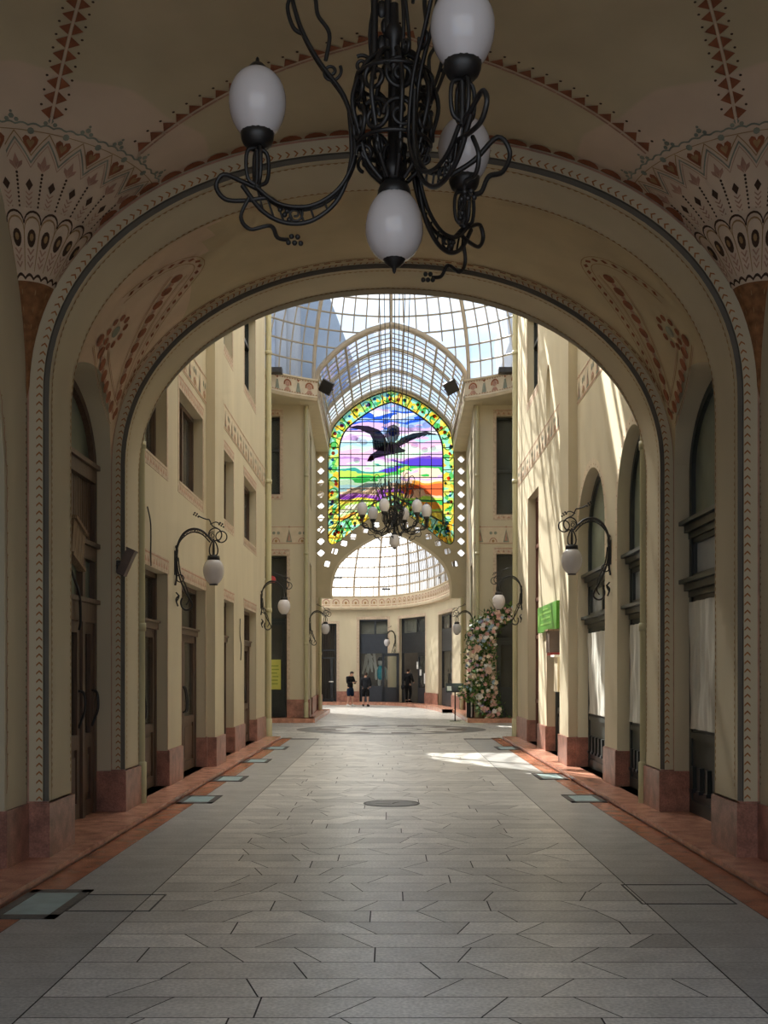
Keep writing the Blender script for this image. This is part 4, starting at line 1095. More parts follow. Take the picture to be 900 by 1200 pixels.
def stained():
    NWIN[0] += 1
    root = empty('window_%d' % NWIN[0], (CX, DG+.2, 7), 'large stained glass gable window with dark bird over coloured hills', 'window', kind='structure')
    O = V((CX, DG+.2, 7)); K = lambda u, v, w: FG(u, v, w-.2)-O
    # the picture keeps world-like coordinates through its own object origin
    mb = MB(); mb.poly(lambda u, v, w: V((u, -w, v)), INNER, [], 'stained_picture')
    o = mb.build('picture_glass', root); o.location = (0, 0, -7)
    mb = MB(); mb.poly(lambda u, v, w: V((u, -w, v)), OUTER, [INNER], 'stained_border'); o = mb.build('border_glass', root); o.location = (0, 0, -7)
    P, PI_ = Path(OUTER+OUTER[:1]), Path(INNER+INNER[:1]); rnd = random.Random(5)
    mb = MB(); N = 44
    for i in range(N):
        q = P.len*(i+.5)/N; p = P.at(q)[0]
        best = min((PI_.at(PI_.len*k/300)[0] for k in range(300)), key=lambda s: (s-p).length)
        c = (p+best)/2
        for _ in range(2):
            x, z = c.x+rnd.uniform(-.13, .13), c.y+rnd.uniform(-.14, .14); r = rnd.uniform(.045, .085)
            mb.decal(lambda a, b: K(a, b, .012), disc(x, z, r, 10), rnd.choice(('st_red', 'st_blue', 'st_purple', 'st_mint', 'st_red', 'st_blue')))
        t = rnd.uniform(0, 6); mb.decal(lambda a, b: K(a, b, .010), stripe([(c.x+.16*cos(t+s), c.y+.16*sin(t+s)) for s in lin(0, 3.6, 9)], .05), rnd.choice(('st_green', 'st_mint', 'st_green')))
    mb.build('border_flower', root)
    # bird with spread wings, in zoomed pixels of the gable
    T = lambda s: [(gx(370+a/5), gz(440+b/5)) for a, b in s]
    mb = MB(); f = lambda a, b: K(a, b, .014); g = lambda a, b: K(a, b, .02)
    def add(pts, m, ff=f):
        q = T(pts); mb.poly(lambda u, v, w: ff(u, v), q, [], m)
    add([(188, 300), (240, 286), (310, 290), (370, 312), (405, 350), (425, 400), (400, 440), (345, 430), (338, 380), (318, 340), (260, 312)], 'bird_dark')
    add([(470, 395), (500, 360), (570, 333), (650, 322), (728, 345), (655, 342), (600, 358), (540, 385), (490, 412)], 'bird_dark')
    add([(395, 400), (440, 380), (480, 395), (500, 420), (528, 432), (520, 444), (470, 452), (400, 468), (350, 480), (325, 500), (300, 498), (318, 462), (350, 440)], 'bird_dark')
    add([(410, 330), (425, 292), (460, 280), (490, 300), (494, 340), (475, 372), (455, 395), (425, 385), (408, 352)], 'bird_mid')
    add([(425, 320), (445, 300), (470, 305), (478, 335), (455, 352), (432, 345)], 'bird_blue', g)
    for i in range(9):
        x = 330+i*14; add([(x, 372+i*3), (x+9, 372+i*3), (x+16, 428+i*2), (x+6, 432+i*2)], 'bird_mid', g)
    for i in range(7):
        x = 505+i*28; add([(x, 388-i*7), (x+12, 383-i*7), (x+36, 365-i*5), (x+26, 362-i*5)], 'bird_mid', g)
    add([(300, 498), (312, 470), (335, 462), (338, 490)], 'bird_brown', g)
    for cx_, cy_, r in ((225, 365, 22), (250, 372, 18), (280, 385, 24), (240, 490, 20), (650, 285, 26), (605, 300, 20), (560, 300, 24), (690, 420, 18), (640, 430, 20), (580, 405, 22)):
        add([(cx_+r*cos(2*pi*i/12), cy_+.8*r*sin(2*pi*i/12)) for i in range(12)], 'cloud')
    mb.build('bird_glass', root)
    # lead cames
    mb = MB()
    for L, r in ((OUTER, .05), (INNER, .034)): mb.tube([K(x, z, .03) for x, z in L+L[:1]], r, 'lead', 4)
    def run(fn, a, b):
        S = lin(a, b, 240); cur = []
        for s in S+[None]:
            if s is not None and inside(fn(s), INNER): cur.append(s)
            elif cur:
                if len(cur) > 2: mb.tube([K(*fn(cur[0]), .03), K(*fn(cur[-1]), .03)], .021, 'lead', 4)
                cur = []
    for k in range(10): x = -2.1+.4667*k; run(lambda s: (x, s), 7.5, 12.7)
    for k in range(10): z = 7.68+.468*k; run(lambda s: (s, z), -2.2, 2.2)
    for i in range(46):
        q = P.len*i/46; p = P.at(q)[0]; best = min((PI_.at(PI_.len*k/300)[0] for k in range(300)), key=lambda s: (s-p).length)
        mb.tube([K(p.x, p.y, .03), K(best.x, best.y, .03)], .022, 'lead', 4)
    mb.build('leading', root)
stained()

# ------------------------------------------------------------------ far hall behind the gable
HC = smoothpts([(-10.5, 50), (-9, 55), (-6.4, 58.4), (-3.5, 59.1), (-.76, 59), (.6, 57.8), (1.6, 55.5), (2.3, 52.5), (2.7, 49.2), (2.86, 46.9)], 10)
HP = Path([(p.x, p.y) for p in HC])
def FH(u, v, w):
    p, t, n = HP.at(u); n = V((t.y, -t.x))
    return V((p.x+n.x*w, p.y+n.y*w, v))
def s_px(px):
    best = None
    for i in range(2000):
        s = HP.len*i/2000; p = HP.at(s)[0]; e = abs(457.5+p.x*1350/p.y-px)
        if p.y > 46 and p.x > -4.5 and (best is None or e < best[0]): best = (e, s)
    return best[1]
HZ0, HZ1 = 4.87, 5.55
def hall():
    g0, g1 = s_px(372), s_px(394.5); w0, w1 = s_px(421), s_px(454.5); d0, d1 = s_px(468), s_px(498.5); k0, k1 = s_px(514), s_px(530)
    hs = [(g0, g1, .15, 4.15), (w0, w1, .15, 4.36), (d0, d1, .15, 4.36), (k0, k1, .15, 4.3)]
    mb = MB(); gridwall(mb, FH, (0, HP.len-.01), 0, HZ0, hs, .3, 'plaster', extra=lin(.01, HP.len-.02, 90))
    for h in hs:
        f = lambda a, b: FH(a, b, .012)
        mb.decal(f, rect(h[0]-.14, h[0], .15, h[3]+.14)+rect(h[1], h[1]+.14, .15, h[3]+.14)+rect(h[0], h[1], h[3], h[3]+.14), 'border')
    pl = [(g1, w0), (w1, d0), (d1, k0), (k1, HP.len-.05)]
    for a, b in pl:
        n = max(2, int((b-a)/.4)); U = lin(a, b, n); mb.grid([[FH(u, z, w) for u in U] for z, w in ((.14, .05), (.68, .05), (.68, 0))], 'plinth', False)
    # step and cornice frieze
    U = lin(.01, HP.len-.02, 120)
    mb.grid([[FH(u, z, w) for u in U] for z, w in ((0, .75), (.15, .75), (.15, -.3))], 'step', False)
    mb.grid([[FH(u, z, w) for u in U] for z, w in ((HZ0, 0), (HZ0, .3), (HZ0+.1, .34), (HZ0+.14, .3), (HZ1-.06, .3), (HZ1-.04, .35), (HZ1, .35), (HZ1, -.3))], 'frieze', False)
    f = lambda a, b: FH(a, b, .315); u = 6.; i = 0
    while u < HP.len-.3:
        mb.decal(f, stripe([(u+.17*cos(t), HZ0+.34+.17*sin(t)) for t in lin(-.4, pi+.4, 8)], .05), 'rose'); mb.decal(f, disc(u, HZ0+.33, .07, 8), 'ochre'); mb.decal(f, rect(u-.2, u+.2, HZ0+.17, HZ0+.2), 'rose'); u += .52
    tag(mb.build('wall_back', recalc=False), 'curved cream shopfront wall of the far hall', 'wall', kind='structure')
    # dim rooms behind
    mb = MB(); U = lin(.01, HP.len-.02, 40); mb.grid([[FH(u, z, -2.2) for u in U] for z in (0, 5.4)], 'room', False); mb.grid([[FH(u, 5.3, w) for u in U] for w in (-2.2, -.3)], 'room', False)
    tag(mb.build('wall_back_rooms', recalc=False), 'dim shop interiors of the far hall', 'wall', kind='structure')
    return g0, g1, w0, w1, d0, d1, k0, k1
H = hall()
def hall_fronts():
    g0, g1, w0, w1, d0, d1, k0, k1 = H
    # iron gate
    NDOOR[0] += 1
    root = empty('door_%d' % NDOOR[0], FH((g0+g1)/2, .15, -.2), 'dark barred iron gate at the far left of the hall', 'door', kind='structure')
    inv = Matrix.Translation(-root.location); G = lambda u, v, w: inv @ FH(u, v, w-.2)
    mb = MB()
    for a, b in ((g0, g0+.08), (g1-.08, g1)): mb.box(G, a, b, .15, 4.15, -.04, .04, 'slate')
    for z in (.2, 2.35, 2.75, 4.08): mb.box(G, g0, g1, z, z+.09, -.04, .04, 'slate')
    mb.box(G, (g0+g1)/2+.18, (g0+g1)/2+.3, .15, 2.4, -.03, .05, 'slate')
    mb.build('frame', root)
    for i in range(7):
        u = g0+.1+(g1-g0-.2)*(i+.5)/7; mb = MB(); mb.tube([G(u, .2, 0), G(u, 4.1, 0)], .018, 'iron'); mb.build('bar', root)
    mb = MB(); mb.box(G, (g0+g1)/2+.1, (g0+g1)/2+.34, 1.15, 1.2, .05, .1, 'white'); mb.build('handle', root)
    def shopfront(a, b, top, label, door_=False, cols=2):
        NWIN[0] += 1
        root = empty('window_%d' % NWIN[0], FH((a+b)/2, .15, -.2), label, 'window', kind='structure')
        inv = Matrix.Translation(-root.location); G = lambda u, v, w: inv @ FH(u, v, w-.2)
        mb = MB()
        for p, q, r, s in ((a, a+.08, .15, top), (b-.08, b, .15, top), (a, b, top-.08, top), (a, b, 3.52, 3.62), (a, b, 2.62, 2.74)): mb.box(G, p, q, r, s, -.04, .05, 'slate')
        mb.build('frame', root)
        mb = MB(); mb.box(G, a, b, 2.74, 3.52, -.03, .04, 'slate')
        for z in (2.85, 3.05, 3.25): mb.box(G, a+.05, b-.05, z, z+.03, .04, .06, 'slate')
        mb.build('sign_panel', root)
        for i in range(cols):
            p, q = a+.08+(b-a-.16)*i/cols, a+.08+(b-a-.16)*(i+1)/cols; mb = MB(); mb.box(G, p, q, 3.62, top-.08, -.012, 0, 'dark_glass'); mb.build('toplight', root)
            if i: mb = MB(); mb.box(G, p-.04, p+.04, 3.6, top, -.03, .05, 'slate'); mb.build('mullion', root)
        if not door_:
            mb = MB(); mb.box(G, a, b, .15, .95, -.04, .05, 'slate'); mb.box(G, a+.15, b-.15, .28, .8, .05, .07, 'slate'); mb.build('lower_panel', root)
            mb = MB(); mb.box(G, a+.08, b-.08, .95, 2.62, -.012, 0, 'plate_glass'); mb.build('pane', root)
        return root
    shopfront(w0, w1, 4.36, 'dark framed shop window with the dressed figure inside')
    r = shopfront(d0, d1, 4.36, 'dark framed shop doorway with one leaf standing open', True)
    shopfront(k0, k1, 4.3, 'narrow dark shop window at the right end of the far hall')
    inv = Matrix.Translation(-r.location)
    # leaves of the doorway: left one swung out across the pier, right one closed
    def leaf(P0, P1, nm):
        t = (P1-P0).normalized(); nn = V((t.y, -t.x, 0)); G = lambda u, v, w: inv @ (P0+t*u+V((0, 0, v))+nn*w); L = (P1-P0).length
        mb = MB(); s = .13
        for p, q, c, d in ((0, s, .16, 2.62), (L-s, L, .16, 2.62), (0, L, 2.47, 2.62), (0, L, .16, .9)): mb.box(G, p, q, c, d, -.03, .03, 'slate')
        mb.box(G, s, L-s, .3, .75, .03, .05, 'slate'); lf = mb.build(nm, r)
        mb = MB(); mb.box(G, s, L-s, .9, 2.47, -.006, .006, 'plate_glass'); mb.build('pane', lf)
    mid = d0+(d1-d0)*.52
    leaf(FH(mid, 0, -.2), FH(d1-.08, 0, -.2), 'leaf')
    p = FH(d0+.05, 0, .05); q = FH(d0-.72, 0, .62); leaf(q, p, 'leaf')
hall_fronts()
def hall_roof():
    root = empty('ceiling_hall', (0, 50, HZ1), 'curved glass roof of the far hall', 'roof', kind='structure')
    O = V((0, 50, HZ1)); NU, NE = 40, 14
    def P(a, e, o=0):
        s = .01+(HP.len-.03)*a; b = FH(s, 0, .25); t = V((.15+.12*b.x, 46.95, 0)); k = 1-cos(e)
        q = b+(t-b)*k; return V((q.x, q.y, HZ1+4.0*sin(e)+o))-O
    E = lin(0, pi/2, NE)
    mb = MB(); mb.grid([[P(a, e) for a in lin(0, 1, NU+1)] for e in E], 'hall_glass', False); mb.build('glazing', root, recalc=False)
    for i in range(0, NU+1, 2): mb = MB(); mb.tube([P(i/NU, e, -.03) for e in lin(0, pi/2, 20)], .065, 'steel', 4); mb.build('rib', root)
    for e in E[::1]: mb = MB(); mb.tube([P(a, e, -.03) for a in lin(0, 1, 60)], .05, 'steel', 4); mb.build('purlin', root)
    mb = MB()
    for i in range(NU*2+1):
        if i % 4: mb.tube([P(i/NU/2, e, -.02) for e in lin(0, pi/2, 14)], .022, 'gasket', 4)
    mb.build('glazing_bar', root)
hall_roof()
# upper storeys seen through the dome
def neighbours():
    mb = MB(); mb.box(WORLD, -12, -3.75, 11.4, 19, 41.5, 46.8, 'render_grey')
    for x in (-4.6, -6.2): mb.box(WORLD, x-.45, x+.45, 12.6, 14.4, 41.42, 41.6, 'roof_slate'); mb.box(WORLD, x-.45, x+.45, 15.4, 17.2, 41.42, 41.6, 'roof_slate')
    mb.box(WORLD, -12.1, -3.65, 18.8, 19.1, 41.3, 46.9, 'roof_slate')
    mb.box(WORLD, -3.9, -3.45, 11.4, 18.4, 41.6, 46.8, 'render_grey')
    pg = [(-3.45, 11.4), (-3.45, 18.8), (-3.0, 18.2), (-2.3, 16.0), (-1.5, 13.9), (-1.3, 13.3), (-2.3, 12.2)]  # blue sloping shape added to stand for a reflection in the dome glass
    for yy in (44.5, 45.8): mb.poly(lambda u, v, w: V((u, w, v)), pg, [], 'blue_reflection', yy)
    mb.reveal(lambda u, v, w: V((u, w, v)), pg, 44.5, 45.8, 'blue_reflection')
    tag(mb.build('upper_storey'), 'blue-grey upper storey of the palace seen through the left of the dome', 'building')
    mb = MB(); F = lambda u, v, w: V((u, w, v)); out = [(4.25, 11.4), (4.25, 12.6), (4.55, 13.2), (4.35, 13.7), (4.2, 14.9), (12, 15.2), (12, 11.4)]
    mb.poly(lambda u, v, w: V((u, w, v)), out, [], 'render_grey', 42); mb.poly(lambda u, v, w: V((u, w, v)), out, [], 'render_grey', 46.8)
    mb.reveal(lambda u, v, w: V((u, w, v)), out, 42, 46.8, 'roof_slate')
    m3 = MB(); pg = [(-22, 0), (-22, 9.5), (-4.2, 7.9), (-.2, 6.2), (-.2, 0)]
    for yy in (64, 72): m3.poly(lambda u, v, w: V((u, w, v)), pg, [], 'render_grey', yy)
    m3.reveal(lambda u, v, w: V((u, w, v)), pg, 64, 72, 'roof_slate'); tag(m3.build('rear_building'), 'grey sloping roof glimpsed low through the far hall glass', 'building')
    tag(mb.build('upper_storey'), 'grey stepped upper storey seen through the right edge of the dome', 'building')
neighbours()
# ------------------------------------------------------------------ lanterns
def globe(mb, c, r=.15, h=.195, up=True):
    """egg-shaped opal shade, wider towards the cap side"""
    s = 1 if up else -1; prof = []
    for i in range(15):
        t = pi*i/14; z = -cos(t); rr = sin(t)*(1+.10*z*s*-1*-1)
        prof.append((r*rr*(1.0), h*z))
    mb.lathe(prof, 'opal', c, 24)
def spiral(c, a, b, r0, r1, turns, t0=0., n=40):
    """flat spiral round c in the plane of unit vectors a, b"""
    return [c + (a*cos(t0+2*pi*turns*i/n) + b*sin(t0+2*pi*turns*i/n))*(r0+(r1-r0)*i/n) for i in range(n+1)]
def shade_set(parent, c, up, r=.15, h=.195):
    """cage of loops, cap, opal globe and finial round centre c; the loops hold it from below when up"""
    s = 1 if up else -1; c = V(c)
    mb = MB(); globe(mb, c, r, h, up); g = mb.build('globe', parent)
    mb = MB(); z0 = -s*h
    mb.lathe([(.0, -.03), (.055, -.03), (.075, -.01), (.085, .015), (.09, .05), (.082, .055), (.0, .05)] if up else [(.0, .03), (.055, .03), (.075, .01), (.085, -.015), (.09, -.05), (.082, -.055), (.0, -.05)], 'iron', c+V((0, 0, z0)), 18)
    for k in range(4):
        a = V((cos(pi*k/2+.4), sin(pi*k/2+.4), 0))
        mb.tube(smoothpts([c+V((0, 0, z0-s*.03)), c+V((0, 0, z0-s*.05))+a*.05, c+V((0, 0, z0-s*.12))+a*.062, c+V((0, 0, z0-s*.2))+a*.05, c+V((0, 0, z0-s*.225))+a*.012], 4), .011, 'iron', 6)
    mb.tube([c+V((0, 0, z0)), c+V((0, 0, z0-s*.24))], .016, 'iron', 8)
    mb.build('shade_holder', parent)
    mb = MB(); e = s*h
    mb.lathe([(0, e+s*.06), (.008, e+s*.05), (.012, e+s*.03), (.03, e+s*.02), (.05, e), (.065, e-s*.022)], 'iron', c, 14); mb.build('finial', parent)
def vine(mb, pts, r=.012):
    P = smoothpts(pts, 5); mb.tube(P, r, 'iron', 6); q = P[-1]; p = P[-4]; d = (q-p).normalized()
    for i in range(5):
        c = q+d*(.018*i)+V((0, 0, .018 if i % 2 else -.014)); mb.ball(c, .014, 'iron', 7, 5)
def lantern_arm(parent, ang, R=.72, zc=0., side=False):
    """one scrolled arm in the vertical plane at angle ang; heights are measured from the upright shade centre"""
    a = V((cos(ang), sin(ang), 0)); b = V((-sin(ang), cos(ang), 0)); P = lambda r, z, s=0.: a*r+V((0, 0, z))+b*s
    k = R/.70
    mb = MB()
    rail = [P(.57, .70), P(.50, .42), P(.40, .22), (P(.26, .02)), P(.205, -.20), P(.22, -.34), P(.30, -.47), P(.44, -.545), P(.6, -.53), P(.70*k, -.44)]
    low = [P(.235, -.05), P(.225, -.30), P(.29, -.50), P(.42, -.61), P(.56, -.625), P(.69, -.56), P(.80, -.42)]
    for s in (-.018, .018): mb.tube([p+b*s for p in smoothpts(rail, 6)], .0115, 'iron', 6)
    mb.tube(smoothpts(low, 6), .013, 'iron', 6)
    A, B = smoothpts(rail[5:], 8), smoothpts(low[1:6], 8)
    for i in range(11):
        t = i/10; mb.tube([A[int(t*(len(A)-1))], B[int(t*(len(B)-1))]], .006, 'iron', 5)
    mb.tube(spiral(P(.52, -.58), a, V((0, 0, 1)), .045, .008, 1.6, pi/2), .006, 'iron', 5)
    mb.tube(smoothpts([P(.70*k, -.44), P(.70*k, -.38)], 3), .02, 'iron', 8)
    # upper hooks of the arm
    mb.tube(smoothpts([P(.57, .70), P(.60, .82), P(.55, .92), P(.46, .90), P(.43, .80), P(.47, .70), P(.52, .62)], 6), .011, 'iron', 6)
    mb.tube(smoothpts([P(.47, .36), P(.53, .40), P(.56, .52), P(.50, .60), P(.42, .56), P(.40, .46), P(.34, .36), P(.36, .22)], 6), .011, 'iron', 6)
    mb.tube(spiral(P(.33, .16), a, V((0, 0, 1)), .055, .012, 1.3, 2.6), .009, 'iron', 6)
    mb.build('arm', parent)
    mb = MB()
    vine(mb, [P(.70*k, -.44), P(.80, -.40), P(.90, -.36), P(.94, -.42), P(.89, -.49), P(.78, -.50), P(.66, -.49), P(.6, -.54)], .0125)
    vine(mb, [P(.76, -.50, .03), P(.80, -.60, .04), P(.75, -.67, .05), P(.64, -.66, .06), P(.60, -.73, .08), P(.54, -.75, .10)], .011)
    if side: vine(mb, [P(.50, -.60, .02), P(.58, -.52, .14), P(.62, -.40, .25), P(.62, -.46, .32), P(.62, -.56, .28), P(.62, -.60, .2), P(.62, -.68, .16), P(.62, -.70, .12)], .0125)
    mb.build('tendril', parent)
    shade_set(parent, P(.70*k, 0), True)
def hanging_lantern(loc, n, label, group, R=.72, a0=0., rods=1.6, drop=-.65, body=1., cables=False):
    root = empty('chandelier', loc, label, 'chandelier', group)
    for i in range(n): lantern_arm(root, a0+2*pi*i/n, R, side=i == 1)
    Z = V((0, 0, 1)); mb = MB()
    # openwork drum of scrolls
    for k in range(9):
        t = 2*pi*k/9; a = V((cos(t), sin(t), 0)); b = V((-sin(t), cos(t), 0)); c = a*.19*body
        mb.tube(spiral(c+Z*.04, b, Z, .085, .018, 1.5, pi/2*(k % 2)), .0125, 'iron', 6); mb.tube(spiral(c-Z*.16, b, Z, .018, .09, 1.4, k), .0125, 'iron', 6)
        mb.tube(smoothpts([a*.07-Z*.42, a*.15*body-Z*.33, c-Z*.2, a*.23*body-Z*.04, c+Z*.10, a*.13+Z*.2, a*.06+Z*.24], 5), .0125, 'iron', 6)
        mb.tube(spiral(a*.16*body-Z*.30, a, Z, .05, .01, 1.2, 1+k), .010, 'iron', 6)
    for z, r in ((.1, .2), (-.24, .19)):
        mb.tube([V((r*body*cos(2*pi*i/28), r*body*sin(2*pi*i/28), z)) for i in range(29)], .011, 'iron', 6)
    for k in range(3):
        t = 2*pi*k/3+.9; a = V((cos(t), sin(t), 0))
        mb.tube(smoothpts([a*.10+Z*.12, a*.13+Z*.35, a*.09+Z*.62, a*.12+Z*.74, a*.17+Z*.70, a*.16+Z*.58], 5), .010, 'iron', 6); mb.tube(spiral(a*.17+Z*.2, a, Z, .05, .012, 1.3, k), .010, 'iron', 6)
    mb.build('scroll_cage', root)
    mb = MB(); mb.lathe([(0, -.44), (.05, -.43), (.07, -.36), (.035, -.3), (.03, .3), (.06, .34), (.025, .4), (.022, .5)], 'iron', (0, 0, 0), 14); mb.build('stem', root)
    mb = MB()
    if cables:
        for k in range(6):
            t = 2*pi*k/6+.2; mb.tube([V((.25*cos(t), .25*sin(t), .5)), V((.55*cos(t), .55*sin(t), rods))], .012, 'iron', 5)
        mb.tube([V((0, 0, .4)), V((0, 0, rods))], .014, 'iron', 5); mb.build('suspension_cable', root)
    else:
        for x in (-.045, .025): mb.tube([V((x-.06, 0, .15)), V((x-.05, .02, rods))], .02, 'iron', 6)
        for i in range(int(rods/.09)): mb.ball((-.065+.02*(i % 2), .01, .3+.09*i), .028, 'iron', 7, 5, (1, .6, 1.7))
        mb.build('suspension_rod', root)
    shade_set(root, (0, 0, drop), False)
    return root
hanging_lantern((.02, 6.0, 4.63), 3, 'black wrought iron lantern with four opal globes hanging in the near vault', 'hanging lanterns', a0=radians(176), rods=zceil(.02, 6.)-4.63-.01)
hl = hanging_lantern((.12, 33.4, 6.35), 6, 'far six-armed lantern hanging on cables in front of the stained glass', 'hanging lanterns', R=.95, a0=radians(12), rods=8.2, drop=-.80, body=1.2, cables=True)
hl.scale = (1., 1., 1.1)

def wall_lantern(F, u, zc, label, first=[None], out=.56):
    """bracket lamp on a wall: scrolled iron arm, cage, opal globe hanging from the tip"""
    o = F(u, zc, 0); ax = (F(u, zc, 1)-o); ay = F(u+1, zc, 0)-o
    root = empty('wall_lantern', o, label, 'wall lamp', 'bracket lanterns along the arcade')
    P = lambda r, z, s=0.: ax*r+V((0, 0, z))+ay*s
    mb = MB()
    for s in (-.022, .022):
        mb.tube([p+ay*s for p in smoothpts([P(.03, .22), P(.04, .36), P(.12, .53), P(.25, .61), P(.40, .58), P(out-.02, .44)], 7)], .0145, 'iron', 6)
    mb.tube(smoothpts([P(.03, .3), P(.07, .42), P(.16, .52), P(.27, .565), P(.40, .53), P(out-.05, .42)], 7), .010, 'iron', 6)
    for t in lin(.1, .9, 8): 
        c = P(.09+.4*t, .50+.09*sin(pi*t)); mb.tube(spiral(c, ax, V((0, 0, 1)), .024, .006, 1.2, t*5, 14), .006, 'iron', 5)
    mb.tube(smoothpts([P(.03, .34), P(.035, .12), P(.07, -.08), P(.15, -.28), P(.23, -.42), P(.25, -.50), P(.19, -.55), P(.12, -.53), P(.09, -.45), P(.11, -.38)], 6), .0135, 'iron', 6)
    mb.tube(smoothpts([P(.05, .2, .02), P(.08, -.02, .02), P(.17, -.24, .02), P(.20, -.40, .02), P(.16, -.48, .02)], 6), .010, 'iron', 6)
    mb.tube(spiral(P(.08, -.1), ax, V((0, 0, 1)), .055, .05, 1.0, 0, 18), .009, 'iron', 5)
    for q in ((P(.02, -.30), P(.06, -.36), P(.02, -.44)), (P(.07, -.34), P(.02, -.40), P(.05, -.5))): mb.tube(smoothpts(q, 5), .012, 'iron', 5)
    mb.build('bracket', root)
    mb = MB()
    mb.tube(smoothpts([P(.015, .36), P(.04, .30), P(.015, .1), P(.03, -.06), P(.01, -.2)], 5), .016, 'iron', 6); mb.tube(smoothpts([P(.015, .38, .03), P(.03, .2, .05), P(.015, .02, .03)], 5), .012, 'iron', 6); mb.box(lambda a, b, c: P(c, b, a), -.03, .03, -.05, .3, -.005, .012, 'iron')
    mb.build('wall_plate', root)
    mb = MB()
    mb.tube(spiral(P(out+.02, .53), ax, V((0, 0, 1)), .10, .085, 1.05, -1.3, 24), .010, 'iron', 6); mb.tube(spiral(P(out+.11, .50), ax, V((0, 0, 1)), .085, .075, 1.1, -2.4, 24), .009, 'iron', 6)
    mb.tube(spiral(P(out-.02, .52), ax, V((0, 0, 1)), .05, .012, 1.6, 1), .007, 'iron', 5)
    vine(mb, [P(out+.05, .62), P(out-.02, .66), P(out-.06, .74), P(out-.10, .75), P(out-.16, .77), P(out-.22, .80)], .010); vine(mb, [P(out-.05, .68), P(out+.03, .71), P(out+.08, .69)], .008)
    mb.build('scroll_tip', root)
    # hanging shade
    c = P(out, 0); r, h = .15, .195
    mb = MB(); prof = [(r*sin(pi*i/14)*(1+.08*-cos(pi*i/14)), -h*cos(pi*i/14)) for i in range(15)]; prof = prof[1:]
    mb.lathe([(.05, -h+.006)]+prof, 'opal', c, 24); mb.build('globe', root)
    mb = MB(); mb.lathe([(.0, h+.03), (.085, h+.03), (.09, h+.0), (.09, h-.035), (.0, h-.03)], 'iron', c, 18); m2 = MB(); m2.lathe([(0, -h-.002), (.06, -h-.002), (.064, -h+.012), (.05, -h+.014)], 'iron', c, 18); m2.build('base_ring', root)
    for k in range(4):
        a = V((cos(pi*k/2), sin(pi*k/2), 0)); mb.tube(smoothpts([c+V((0, 0, h+.03)), c+V((0, 0, h+.05))+a*.05, c+V((0, 0, h+.13))+a*.06, c+V((0, 0, h+.22))+a*.03, c+V((0, 0, h+.25))], 4), .010, 'iron', 6)
    mb.tube([c+V((0, 0, h)), c+V((0, 0, .47))], .013, 'iron', 6); mb.build('shade_holder', root)
    return root
wall_lantern(FLw, 16.55, 3.10, 'nearest bracket lantern on the left wall, between the two first shop doors')
wall_lantern(FLw, 27.5, 3.22, 'second bracket lantern on the left wall, near the drainpipe corner')
wall_lantern(FRw, 16.45, 3.24, 'nearest bracket lantern on the right wall, between the arched windows')
wall_lantern(FRw, 27.5, 3.34, 'second bracket lantern on the right wall, in front of the flowers')
GL = lambda sg: (lambda u, v, w: V((CX+sg*(2.78-w), u, v)))
wall_lantern(GL(-1), 38.9, 3.12, 'third bracket lantern on the left, on the far rotunda corner')
wall_lantern(GL(1), 38.9, 3.12, 'third bracket lantern on the right, beside the flower column')
wall_lantern(FH, s_px(463.5), 3.15, 'lantern on the curved back wall between shop window and doorway')

# ------------------------------------------------------------------ drainpipes
def drainpipe(x, y, z0, z1, r, label, joints):
    root = empty('drainpipe', (x, y, z0), label, 'drainpipe', 'drainpipes')
    mb = MB(); mb.lathe([(r, 0), (r, z1-z0)], 'pipe', (0, 0, 0), 14); mb.build('pipe', root)
    for z in joints: mb = MB(); mb.lathe([(r, -.05), (r+.012, -.05), (r+.014, .0), (r+.012, .05), (r, .05)], 'pipe', (0, 0, z-z0), 14); mb.build('pipe_collar', root)
    mb = MB(); mb.lathe([(r, .5), (r+.018, .49), (r+.018, .0)], 'pipe', (0, 0, 0), 14); mb.build('shoe', root)
xi = CX
drainpipe(xi-3.055, 13.97, STEP, 5.2, .055, 'drainpipe beside the left foot of the far arch', (2.2, 4.4))
drainpipe(xi+3.055, 13.97, STEP, 5.2, .055, 'drainpipe beside the right foot of the far arch', (2.2, 4.4))
drainpipe(xi-3.06, 28.68, 0, 12.4, .075, 'tall drainpipe on the far end of the left arcade wall', (3.2, 6.4, 9.6))
drainpipe(xi+3.10, 28.68, 0, 12.4, .085, 'tall drainpipe on the far end of the right arcade wall', (3.2, 6.4, 9.6))
drainpipe(xi-2.83, 38.3, .15, 10.5, .06, 'drainpipe on the far left rotunda corner', (2.6, 5.6, 8.2))
drainpipe(xi+2.87, 38.3, .15, 10.5, .06, 'drainpipe on the far right rotunda corner', (2.6, 5.6, 8.2))
drainpipe(xi-2.84, 46.15, .15, 4.65, .06, 'short drainpipe under the left foot of the gable', (2.4,))
drainpipe(xi+2.84, 46.15, .15, 4.65, .06, 'short drainpipe under the right foot of the gable', (2.4,))

